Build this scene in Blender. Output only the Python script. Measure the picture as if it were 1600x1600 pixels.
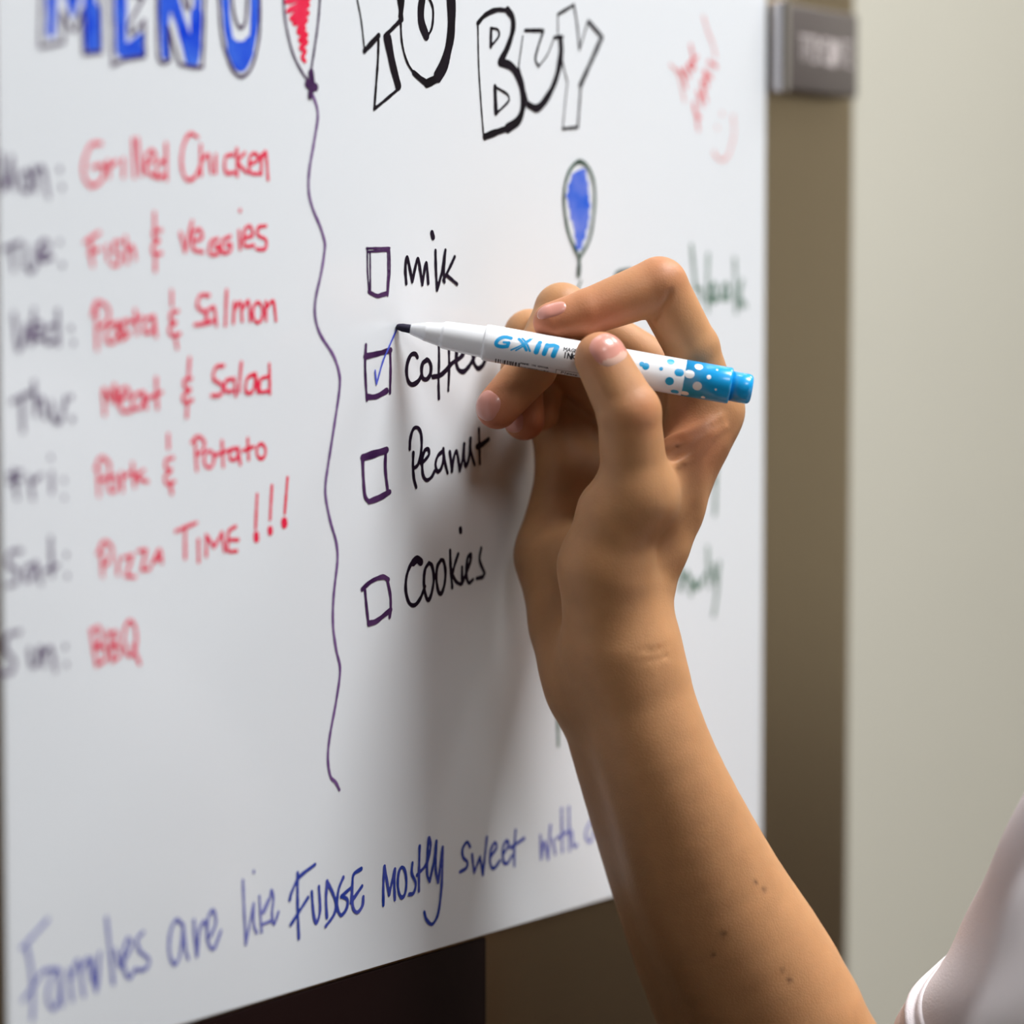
import bpy, bmesh, math
import numpy as np
from mathutils import Vector, Matrix

for o in list(bpy.data.objects):
    bpy.data.objects.remove(o)
SC = bpy.context.scene
COL = SC.collection
ZC = 3.0                       # ceiling height
H0 = 1.35                      # height of the pen tip above the floor, metres
# working frame: millimetres, origin at the pen tip, x along the board, y into the board, z up

def W3(p):
    return Vector((p[0] / 1000.0, p[1] / 1000.0, p[2] / 1000.0 + H0))

# ------------------------------------------------------------------ camera
cam_d = bpy.data.cameras.new('camera')
cam = bpy.data.objects.new('camera', cam_d)
COL.objects.link(cam)
cam.location = W3([-783.15,-595.14,6.3])
AL = math.radians(55.0); PT = math.atan(320 / 4660.0)
fw = Vector((math.sin(AL) * math.cos(PT), math.cos(AL) * math.cos(PT), -math.sin(PT)))
rt = Vector((math.cos(AL), -math.sin(AL), 0.0))
upv = rt.cross(fw)
cam.rotation_euler = Matrix((rt, upv, -fw)).transposed().to_euler()
cam_d.sensor_width = 36.0
cam_d.lens = 36.0 * 4660 / 1600
cam_d.clip_start = 0.02
cam_d.dof.use_dof = True
cam_d.dof.focus_distance = 0.988
cam_d.dof.aperture_fstop = 4.1
SC.camera = cam

# ------------------------------------------------------------------ world, lights, exposure
wd = bpy.data.worlds.new('room_air'); SC.world = wd
wd.use_nodes = True
wd.node_tree.nodes['Background'].inputs[0].default_value = (1.0, 0.94, 0.86, 1)
wd.node_tree.nodes['Background'].inputs[1].default_value = 0.05
LAMPS = [(0.38, -0.82, 0.7, 57.0), (1.7, -0.5, 0.7, 21.0), (-1.2, -1.6, 0.7, 12.0)]  # second and third are unseen, added for wall and rim light and for fill
for (lx, ly, ls, lw) in LAMPS:
    ld = bpy.data.lights.new('ceiling_lamp_light', 'AREA')
    ld.shape = 'SQUARE'; ld.size = ls; ld.energy = lw; ld.color = (0.95, 0.98, 1.0)
    lo = bpy.data.objects.new('ceiling_lamp_light', ld)
    COL.objects.link(lo); lo.location = (lx, ly, ZC - .025)
SC.view_settings.view_transform = 'Standard'
SC.view_settings.look = 'None'
SC.view_settings.gamma = 1.0
SC.view_settings.use_curve_mapping = False
SC.view_settings.exposure = 0.0

# ------------------------------------------------------------------ materials
def sl(r, g, b):
    return tuple(((c / 255.0) / 12.92 if c / 255.0 <= .04045 else ((c / 255.0 + .055) / 1.055) ** 2.4) for c in (r, g, b)) + (1.0,)

def mat(name, col, rough=.5, metal=0.0, var=.06, scale=40.0, bump=0.0, bscale=200.0, coat=0.0, stretch=(1, 1, 1), emit=None, sss=0.0):
    m = bpy.data.materials.new(name); m.use_nodes = True
    nt = m.node_tree; b = nt.nodes['Principled BSDF']
    tc = nt.nodes.new('ShaderNodeTexCoord'); mp = nt.nodes.new('ShaderNodeMapping')
    mp.inputs['Scale'].default_value = stretch
    nt.links.new(tc.outputs['Object'], mp.inputs[0])
    nz = nt.nodes.new('ShaderNodeTexNoise'); nz.inputs['Scale'].default_value = scale; nz.inputs['Detail'].default_value = 4
    nt.links.new(mp.outputs[0], nz.inputs['Vector'])
    mx = nt.nodes.new('ShaderNodeMix'); mx.data_type = 'RGBA'
    mx.inputs[6].default_value = tuple(c * (1 - var) for c in col[:3]) + (1,)
    mx.inputs[7].default_value = tuple(min(1, c * (1 + var)) for c in col[:3]) + (1,)
    nt.links.new(nz.outputs['Fac'], mx.inputs[0])
    nt.links.new(mx.outputs[2], b.inputs['Base Color'])
    b.inputs['Roughness'].default_value = rough
    b.inputs['Metallic'].default_value = metal
    b.inputs['Coat Weight'].default_value = coat
    b.inputs['Coat Roughness'].default_value = .08
    if bump:
        n2 = nt.nodes.new('ShaderNodeTexNoise'); n2.inputs['Scale'].default_value = bscale; n2.inputs['Detail'].default_value = 5
        nt.links.new(mp.outputs[0], n2.inputs['Vector'])
        bp = nt.nodes.new('ShaderNodeBump'); bp.inputs['Strength'].default_value = bump; bp.inputs['Distance'].default_value = .001
        nt.links.new(n2.outputs['Fac'], bp.inputs['Height']); nt.links.new(bp.outputs[0], b.inputs['Normal'])
    if emit:
        b.inputs['Emission Color'].default_value = emit[0]; b.inputs['Emission Strength'].default_value = emit[1]
    m['mix'] = mx.name
    return m

def inkmat(name, col, faint, amount=.5):
    """dry-erase ink: denser and thinner streaks"""
    m = mat(name, col, rough=.5, var=0)
    m.node_tree.nodes['Principled BSDF'].inputs['Specular IOR Level'].default_value = .12
    nt = m.node_tree; mx = nt.nodes[m['mix']]
    mx.inputs[6].default_value = col; mx.inputs[7].default_value = faint
    nz = [n for n in nt.nodes if n.type == 'TEX_NOISE'][0]; nz.inputs['Scale'].default_value = 90
    rp = nt.nodes.new('ShaderNodeMapRange'); rp.inputs[1].default_value = .35; rp.inputs[2].default_value = .75; rp.inputs[4].default_value = amount
    nt.links.new(nz.outputs['Fac'], rp.inputs[0]); nt.links.new(rp.outputs[0], mx.inputs[0])
    return m

INK = {
 'purple': inkmat('ink_purple', sl(48, 18, 62), sl(120, 80, 130), .5),
 'violet': inkmat('ink_violet', sl(98, 62, 118), sl(140, 105, 160), .8),
 'blue': inkmat('ink_blue', sl(8, 60, 212), sl(80, 130, 232), .9),
 'lightblue': inkmat('ink_light_blue', sl(45, 95, 210), sl(140, 150, 222), .9),
 'red': inkmat('ink_red', sl(232, 22, 62), sl(240, 80, 112), .7),
 'redfade': inkmat('ink_faded_red', sl(226, 150, 148), sl(228, 190, 190), .9),
 'redmid': inkmat('ink_thin_red', sl(224, 88, 92), sl(228, 140, 140), .9),
 'black': inkmat('ink_black', sl(16, 10, 16), sl(40, 30, 44), .5),
 'ink': inkmat('ink_dark', sl(20, 10, 28), sl(44, 30, 54), .5),
 'green': inkmat('ink_green_black', sl(10, 44, 26), sl(76, 120, 92), .6),
 'greenfade': inkmat('ink_faded_green', sl(70, 104, 84), sl(135, 158, 145), .8),
 'weekday': inkmat('ink_grey_violet', sl(88, 72, 104), sl(150, 138, 160), .8),
 'motto': inkmat('ink_deep_blue', sl(30, 58, 150), sl(88, 92, 178), .8),
 'motto_light': inkmat('ink_pale_blue', sl(96, 100, 178), sl(150, 152, 205), .8),
 'tick': inkmat('ink_tick_blue', sl(70, 84, 200), sl(120, 130, 220), .6),
}
M = {
 'board': mat('glossy_white_sheet', sl(231, 234, 238), rough=.24, var=.012, scale=6, coat=.25),
 'steel': mat('brushed_steel', sl(165, 148, 122), rough=.34, metal=1.0, var=.05, scale=14, stretch=(1, 1, .05)),
 'seal': mat('dark_seal', sl(30, 28, 28), rough=.7),
 'dark_reflection': mat('dark_maroon_reflection', sl(24, 8, 7), rough=.65, var=.1),  # colour of the reflection painted below the sheet
 'badge': mat('dark_badge', sl(104, 96, 93), rough=.4, metal=.2, var=.05),
 'chrome': mat('chrome_edge', sl(200, 196, 198), rough=.12, metal=1.0, var=.02),
 'badge_mark': mat('badge_print', sl(205, 194, 192), rough=.4, var=.05),
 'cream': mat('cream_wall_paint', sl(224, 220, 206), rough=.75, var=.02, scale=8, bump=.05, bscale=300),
 'dim': mat('grey_brown_wall_paint', sl(62, 56, 50), rough=.8, var=.03, scale=8),  # unseen left and front walls, kept dark to cut fill light
 'ceil': mat('ceiling_paint', sl(235, 233, 228), rough=.9, var=.01),
 'floor': mat('dark_floor', sl(70, 52, 40), rough=.45, var=.2, scale=6, stretch=(1, .15, 1)),
 'wood': mat('dark_brown_board', sl(92, 70, 56), rough=.5, var=.2, scale=12, stretch=(1, 1, .1)),
 'lamp': mat('lamp_diffuser', sl(250, 248, 245), rough=.6, emit=((1, .97, .94, 1), 4.0)),
 'lampframe': mat('lamp_frame', sl(225, 225, 225), rough=.4),
 'white_plastic': mat('white_marker_plastic', sl(240, 240, 242), rough=.25, var=.01, coat=.3),
 'blue_plastic': mat('blue_marker_plastic', sl(20, 164, 232), rough=.28, var=.03, coat=.3),
 'nib': mat('dark_felt_nib', sl(26, 16, 46), rough=.8, var=.2, scale=900),
 'print_blue': mat('sky_blue_print', sl(36, 166, 226), rough=.3, var=.12, scale=150),
 'print_black': mat('black_print', sl(34, 32, 38), rough=.4),
 'shirt': mat('off_white_cotton', sl(236, 228, 231), rough=.9, var=.03, scale=60, bump=.3, bscale=1600),
 'nail': mat('fingernail', sl(204, 138, 122), rough=.33, var=.06, scale=120, coat=.25),
 'nail_free': mat('nail_pale', sl(214, 172, 154), rough=.35, var=.03),
}

M['dark_reflection'].node_tree.nodes['Principled BSDF'].inputs['Specular IOR Level'].default_value = .1

def skin_material():
    m = bpy.data.materials.new('skin'); m.use_nodes = True
    nt = m.node_tree; b = nt.nodes['Principled BSDF']
    at = nt.nodes.new('ShaderNodeAttribute'); at.attribute_name = 'tint'
    tc = nt.nodes.new('ShaderNodeTexCoord')
    nz = nt.nodes.new('ShaderNodeTexNoise'); nz.inputs['Scale'].default_value = 130; nz.inputs['Detail'].default_value = 6
    nt.links.new(tc.outputs['Object'], nz.inputs['Vector'])
    mr = nt.nodes.new('ShaderNodeMapRange'); mr.inputs[3].default_value = .86; mr.inputs[4].default_value = 1.12
    nt.links.new(nz.outputs['Fac'], mr.inputs[0])
    mx = nt.nodes.new('ShaderNodeMix'); mx.data_type = 'RGBA'; mx.blend_type = 'MULTIPLY'; mx.inputs[0].default_value = 1
    nt.links.new(at.outputs['Color'], mx.inputs[6]); nt.links.new(mr.outputs[0], mx.inputs[7])
    nt.links.new(mx.outputs[2], b.inputs['Base Color'])
    b.inputs['Roughness'].default_value = .52
    b.inputs['Specular IOR Level'].default_value = .35
    b.inputs['Subsurface Weight'].default_value = .25
    b.inputs['Subsurface Radius'].default_value = (1.0, .4, .2)
    b.inputs['Subsurface Scale'].default_value = .003
    vo = nt.nodes.new('ShaderNodeTexVoronoi'); vo.inputs['Scale'].default_value = 1300
    nt.links.new(tc.outputs['Object'], vo.inputs['Vector'])
    n2 = nt.nodes.new('ShaderNodeTexNoise'); n2.inputs['Scale'].default_value = 260; n2.inputs['Detail'].default_value = 4
    nt.links.new(tc.outputs['Object'], n2.inputs['Vector'])
    ad = nt.nodes.new('ShaderNodeMath'); ad.operation = 'MULTIPLY_ADD'; ad.inputs[1].default_value = .5
    nt.links.new(vo.outputs['Distance'], ad.inputs[0]); nt.links.new(n2.outputs['Fac'], ad.inputs[2])
    bp = nt.nodes.new('ShaderNodeBump'); bp.inputs['Strength'].default_value = .12; bp.inputs['Distance'].default_value = .0006
    nt.links.new(ad.outputs[0], bp.inputs['Height']); nt.links.new(bp.outputs[0], b.inputs['Normal'])
    return m
M['skin'] = skin_material()

# ------------------------------------------------------------------ object helpers
def link(name, me, m=None, parent=None, smooth=True):
    o = bpy.data.objects.new(name, me); COL.objects.link(o)
    if m is not None:
        for x in (m if isinstance(m, (list, tuple)) else [m]):
            me.materials.append(x)
    if smooth:
        me.polygons.foreach_set('use_smooth', [True] * len(me.polygons))
    if parent is not None:
        o.parent = parent
        r = parent; off = Vector((0, 0, 0))
        while r is not None:
            off += r.location; r = r.parent
        o.location = -off
    return o

def mesh(name, vs, fs):
    me = bpy.data.meshes.new(name); me.from_pydata([tuple(v) for v in vs], [], fs); me.update()
    return me

def tag(o, label=None, cat=None, group=None, kind=None):
    for k, v in (('label', label), ('category', cat), ('group', group), ('kind', kind)):
        if v: o[k] = v
    return o

def empty(name, loc):
    o = bpy.data.objects.new(name, None); COL.objects.link(o); o.location = loc; o.empty_display_size = .05
    return o

def box(name, lo, hi, m, parent=None, bev=0.0, seg=3, smooth=False):
    bm = bmesh.new(); bmesh.ops.create_cube(bm, size=1)
    for v in bm.verts:
        v.co = Vector([(lo[i] + hi[i]) / 2 + v.co[i] * (hi[i] - lo[i]) for i in range(3)])
    if bev:
        bmesh.ops.bevel(bm, geom=list(bm.edges), offset=bev, segments=seg, profile=.5, affect='EDGES')
    me = bpy.data.meshes.new(name); bm.to_mesh(me); bm.free()
    return link(name, me, m, parent, smooth=bool(bev))

def catmull(pts, step):
    P = np.array(pts, float)
    if len(P) < 3:
        n = max(2, int(np.linalg.norm(P[-1] - P[0]) / step) + 1)
        return P[0] + (P[-1] - P[0]) * np.linspace(0, 1, n)[:, None]
    cl = np.linalg.norm(P[0] - P[-1]) < 1e-6
    E = np.vstack([P[-2] if cl else 2 * P[0] - P[1], P, P[1] if cl else 2 * P[-1] - P[-2]])
    out = []
    for i in range(len(P) - 1):
        a, b, c, d = E[i], E[i + 1], E[i + 2], E[i + 3]
        n = max(3, int(np.linalg.norm(c - b) / step) + 1)
        # centripetal-ish: damp the tangents of very uneven neighbours
        t1 = (c - a) / 2; t2 = (d - b) / 2; L = np.linalg.norm(c - b) + 1e-9
        for t in (t1, t2):
            q = np.linalg.norm(t)
            if q > 1.1 * L: t *= 1.1 * L / q
        for u in np.linspace(0, 1, n, endpoint=False):
            out.append((2*u**3-3*u*u+1)*b + (u**3-2*u*u+u)*t1 + (-2*u**3+3*u*u)*c + (u**3-u*u)*t2)
    out.append(P[-1])
    return np.array(out)

def ribbons(strokes, fn, wob=.10, seed=1, res=.22):
    """pen strokes (width, flat list u,v,...) drawn into one flat ink film with round ends;
    overlapping passes merge; fn maps (u, v) to a 3-D point"""
    rng = np.random.RandomState(seed)
    caps_ = []
    for w, flat in strokes:
        q = catmull(np.array(flat).reshape(-1, 2), max(.3, w * .4))
        n = len(q); ph = rng.rand(3) * 6.28
        ww = w / 2 * (1 + wob * np.sin(np.arange(n) * .35 + ph[0]) + wob * .6 * np.sin(np.arange(n) * .9 + ph[1]))
        for i in range(n - 1):
            caps_.append((q[i], q[i + 1], max(ww[i], res * .6)))
    P = np.array([c[0] for c in caps_] + [c[1] for c in caps_]); mr = max(c[2] for c in caps_)
    lo_ = P.min(0) - mr - 3 * res; nx, ny = np.ceil((P.max(0) + mr + 3 * res - lo_) / res).astype(int) + 1
    D = np.full((nx, ny), 9.0)
    for a, b, r in caps_:
        m = r + 2 * res
        i0, j0 = np.floor((np.minimum(a, b) - m - lo_) / res).astype(int); i1, j1 = np.ceil((np.maximum(a, b) + m - lo_) / res).astype(int) + 1
        i0 = max(i0, 0); j0 = max(j0, 0)
        gx = lo_[0] + np.arange(i0, min(i1, nx)) * res; gy = lo_[1] + np.arange(j0, min(j1, ny)) * res
        ba = b - a; L = ba @ ba + 1e-9
        t = np.clip(((gx - a[0])[:, None] * ba[0] + (gy - a[1])[None] * ba[1]) / L, 0, 1)
        d = np.hypot((gx - a[0])[:, None] - t * ba[0], (gy - a[1])[None] - t * ba[1]) - r
        sub = D[i0:i0 + len(gx), j0:j0 + len(gy)]; np.minimum(sub, d, out=sub)
    I = D < 0
    vs, fs = [], []; vid = {}
    def vert(key, u, v):
        k = vid.get(key)
        if k is None:
            k = vid[key] = len(vs); vs.append(fn(u, v))
        return k
    cnt = I[:-1, :-1].astype(int) + I[1:, :-1] + I[1:, 1:] + I[:-1, 1:]
    corner = ((0, 0), (1, 0), (1, 1), (0, 1))
    for i, j in np.argwhere((cnt > 0) & (cnt < 4)):
        poly = []
        for k in range(4):
            a = (i + corner[k][0], j + corner[k][1]); b = (i + corner[(k + 1) % 4][0], j + corner[(k + 1) % 4][1])
            da, db = D[a], D[b]
            if da < 0: poly.append(vert(a, lo_[0] + a[0] * res, lo_[1] + a[1] * res))
            if (da < 0) != (db < 0):
                t = da / (da - db); key = ('e',) + (a + b if a < b else b + a)
                poly.append(vert(key, lo_[0] + (a[0] + (b[0] - a[0]) * t) * res, lo_[1] + (a[1] + (b[1] - a[1]) * t) * res))
        if len(poly) > 2: fs.append(tuple(poly))
    for i in range(nx - 1):
        col = np.where(cnt[i] == 4)[0]
        if not len(col): continue
        for run in np.split(col, np.where(np.diff(col) > 1)[0] + 1):
            j0, j1 = run[0], run[-1] + 1
            while j0 < j1:
                j2 = min(j1, j0 + 12)
                p = [(i, j0), (i + 1, j0), (i + 1, j2), (i, j2)]
                fs.append(tuple(vert(k, lo_[0] + k[0] * res, lo_[1] + k[1] * res) for k in p)); j0 = j2
    return vs, fs

# ------------------------------------------------------------------ room
BLx, BRx, BBz, FRx = -182.42 / 1000, 240.42 / 1000, -211.19 / 1000 + H0, 321.51 / 1000
FY = .0014                                     # front face of the refrigerator door
X0, X1, Y0, Y1 = -2.6, 3.2, -3.4, .76
tag(box('floor', (X0, Y0, -.05), (X1, Y1, 0), M['floor']), kind='structure')
tag(box('ceiling', (X0, Y0, ZC), (X1, Y1, ZC + .05), M['ceil']), kind='structure')
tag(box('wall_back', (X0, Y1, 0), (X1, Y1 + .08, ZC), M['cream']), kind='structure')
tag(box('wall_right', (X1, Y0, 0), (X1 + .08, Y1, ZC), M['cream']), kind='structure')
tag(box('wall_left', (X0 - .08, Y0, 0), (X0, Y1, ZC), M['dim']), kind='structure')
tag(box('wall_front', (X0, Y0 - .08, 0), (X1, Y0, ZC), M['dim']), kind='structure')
tag(box('baseboard_back', (X0, Y1 - .015, 0), (X1, Y1, .09), M['lampframe']), kind='structure')
for i, (lx, ly, ls, lw) in enumerate(LAMPS):
    t = tag(empty('ceiling_light', (lx, ly, ZC)), ['square white ceiling light panel above the refrigerator front', 'added square white ceiling light panel to the right of the refrigerator, brightening the back wall', 'added square white fill light panel behind the writer, on the left'][i], 'ceiling light', 'ceiling light panels')
    h = ls / 2
    box('diffuser', (lx - h, ly - h, ZC - .015), (lx + h, ly + h, ZC - .002), M['lamp'], t)
    for k, (a, b) in enumerate((((-h - .02, -h - .02), (h + .02, -h)), ((-h - .02, h), (h + .02, h + .02)), ((-h - .02, -h), (-h, h)), ((h, -h), (h + .02, h)))):
        box('frame', (lx + a[0], ly + a[1], ZC - .022), (lx + b[0], ly + b[1], ZC), M['lampframe'], t, bev=.003)

# unseen base units along the right-hand wall, added to darken the steel's reflections
cb = tag(empty('added_base_cabinet', (X1 - .3, -1.9, 0)), 'dark brown kitchen base cabinet along the right wall', 'cabinet')
box('carcass', (X1 - .58, -3.3, .1), (X1 - .01, -.5, .80), M['wood'], cb, bev=.003)
box('worktop', (X1 - .61, -3.32, .80), (X1 - .01, -.48, .84), M['wood'], cb, bev=.004)
for k in range(4):
    d_ = box('cabinet_door', (X1 - .60, -3.28 + k * .695, .12), (X1 - .582, -3.28 + k * .695 + .68, .78), M['wood'], cb, bev=.003)
    box('handle', (X1 - .625, -3.28 + k * .695 + .3, .72), (X1 - .60, -3.28 + k * .695 + .4, .732), M['chrome'], d_, bev=.003)

# ------------------------------------------------------------------ refrigerator
FL = FRx - .70
fr = tag(empty('refrigerator', ((FL + FRx) / 2, .33, 0)), 'brushed steel refrigerator with a dark badge, carrying the white sheet', 'refrigerator')
box('cabinet', (FL + .004, .062, .03), (FRx - .004, .68, 1.80), M['steel'], fr, bev=.006)
box('door', (FL, FY, .10), (FRx, .058, 1.80), M['steel'], fr, bev=.009, seg=5)
box('door_seal', (FL + .012, .0565, .11), (FRx - .012, .0635, 1.79), M['seal'], fr)
box('kick_plate', (FL + .01, .04, .0), (FRx - .01, .66, .095), M['seal'], fr)
pn_ = box('painted_reflection', (FL + .06, FY - .0010, BBz - .33), (.052, FY + .012, BBz - .0012), M['dark_reflection'], fr, bev=.0007)  # flat dark panel in place of a dark reflection in the steel door
tag(pn_, 'dark panel standing in for a reflection in the steel below the white sheet')
b0, b1, z0, z1 = [244.4,313.1,91.6,125.5]
b0 /= 1000; b1 = b1 / 1000 - .007; z0 = z0 / 1000 + H0; z1 = z1 / 1000 + H0
bd = box('badge', (b0, -.0055, z0), (b1, FY + .001, z1), M['badge'], fr, bev=.0012)
tag(bd, 'dark grey badge with a bright edge')
box('badge_edge', (b0 - .001, -.0062, z0 - .001), (b0 + .005, FY, z1 + .001), M['chrome'], bd, bev=.001)
def onbadge(u, v):
    return (b0 + u / 1000, -.0057, z0 + v / 1000)
bw, bh = (b1 - b0) * 1000, (z1 - z0) * 1000
st = []
gl = 8.0
for k, ch in enumerate(['T', 'P', 'O', 'M', 'C', 'L', 'A', 'T', 'E']):
    x = 13 + k * (bw - 18) / 9.; w = 4.2; y = bh * .37; h = bh * .28
    g = {'T': [[(0, h), (w, h)], [(w/2, h), (w/2, 0)]], 'P': [[(0, 0), (0, h), (w, h), (w, h/2), (0, h/2)]], 'O': [[(0, 0), (0, h), (w, h), (w, 0), (0, 0)]],
         'M': [[(0, 0), (0, h), (w/2, h/2), (w, h), (w, 0)]], 'C': [[(w, h), (0, h), (0, 0), (w, 0)]], 'L': [[(0, h), (0, 0), (w, 0)]],
         'A': [[(0, 0), (w/2, h), (w, 0)], [(w*.2, h*.4), (w*.8, h*.4)]], 'E': [[(w, h), (0, h), (0, 0), (w, 0)], [(0, h/2), (w, h/2)]]}[ch]
    for s_ in g:
        for a, b in zip(s_[:-1], s_[1:]):
            st.append([1.0, [x + a[0], y + a[1], x + b[0], y + b[1]]])
st.append([2.6, [bw * .62, bh * .37, bw * .64, bh * .62]]); st.append([2.6, [bw * .66, bh * .37, bw * .68, bh * .62]])
vs, fs = ribbons(st, onbadge, 0)
link('badge_lettering', mesh('badge_lettering', vs, fs), M['badge_mark'], bd, smooth=False)

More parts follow.
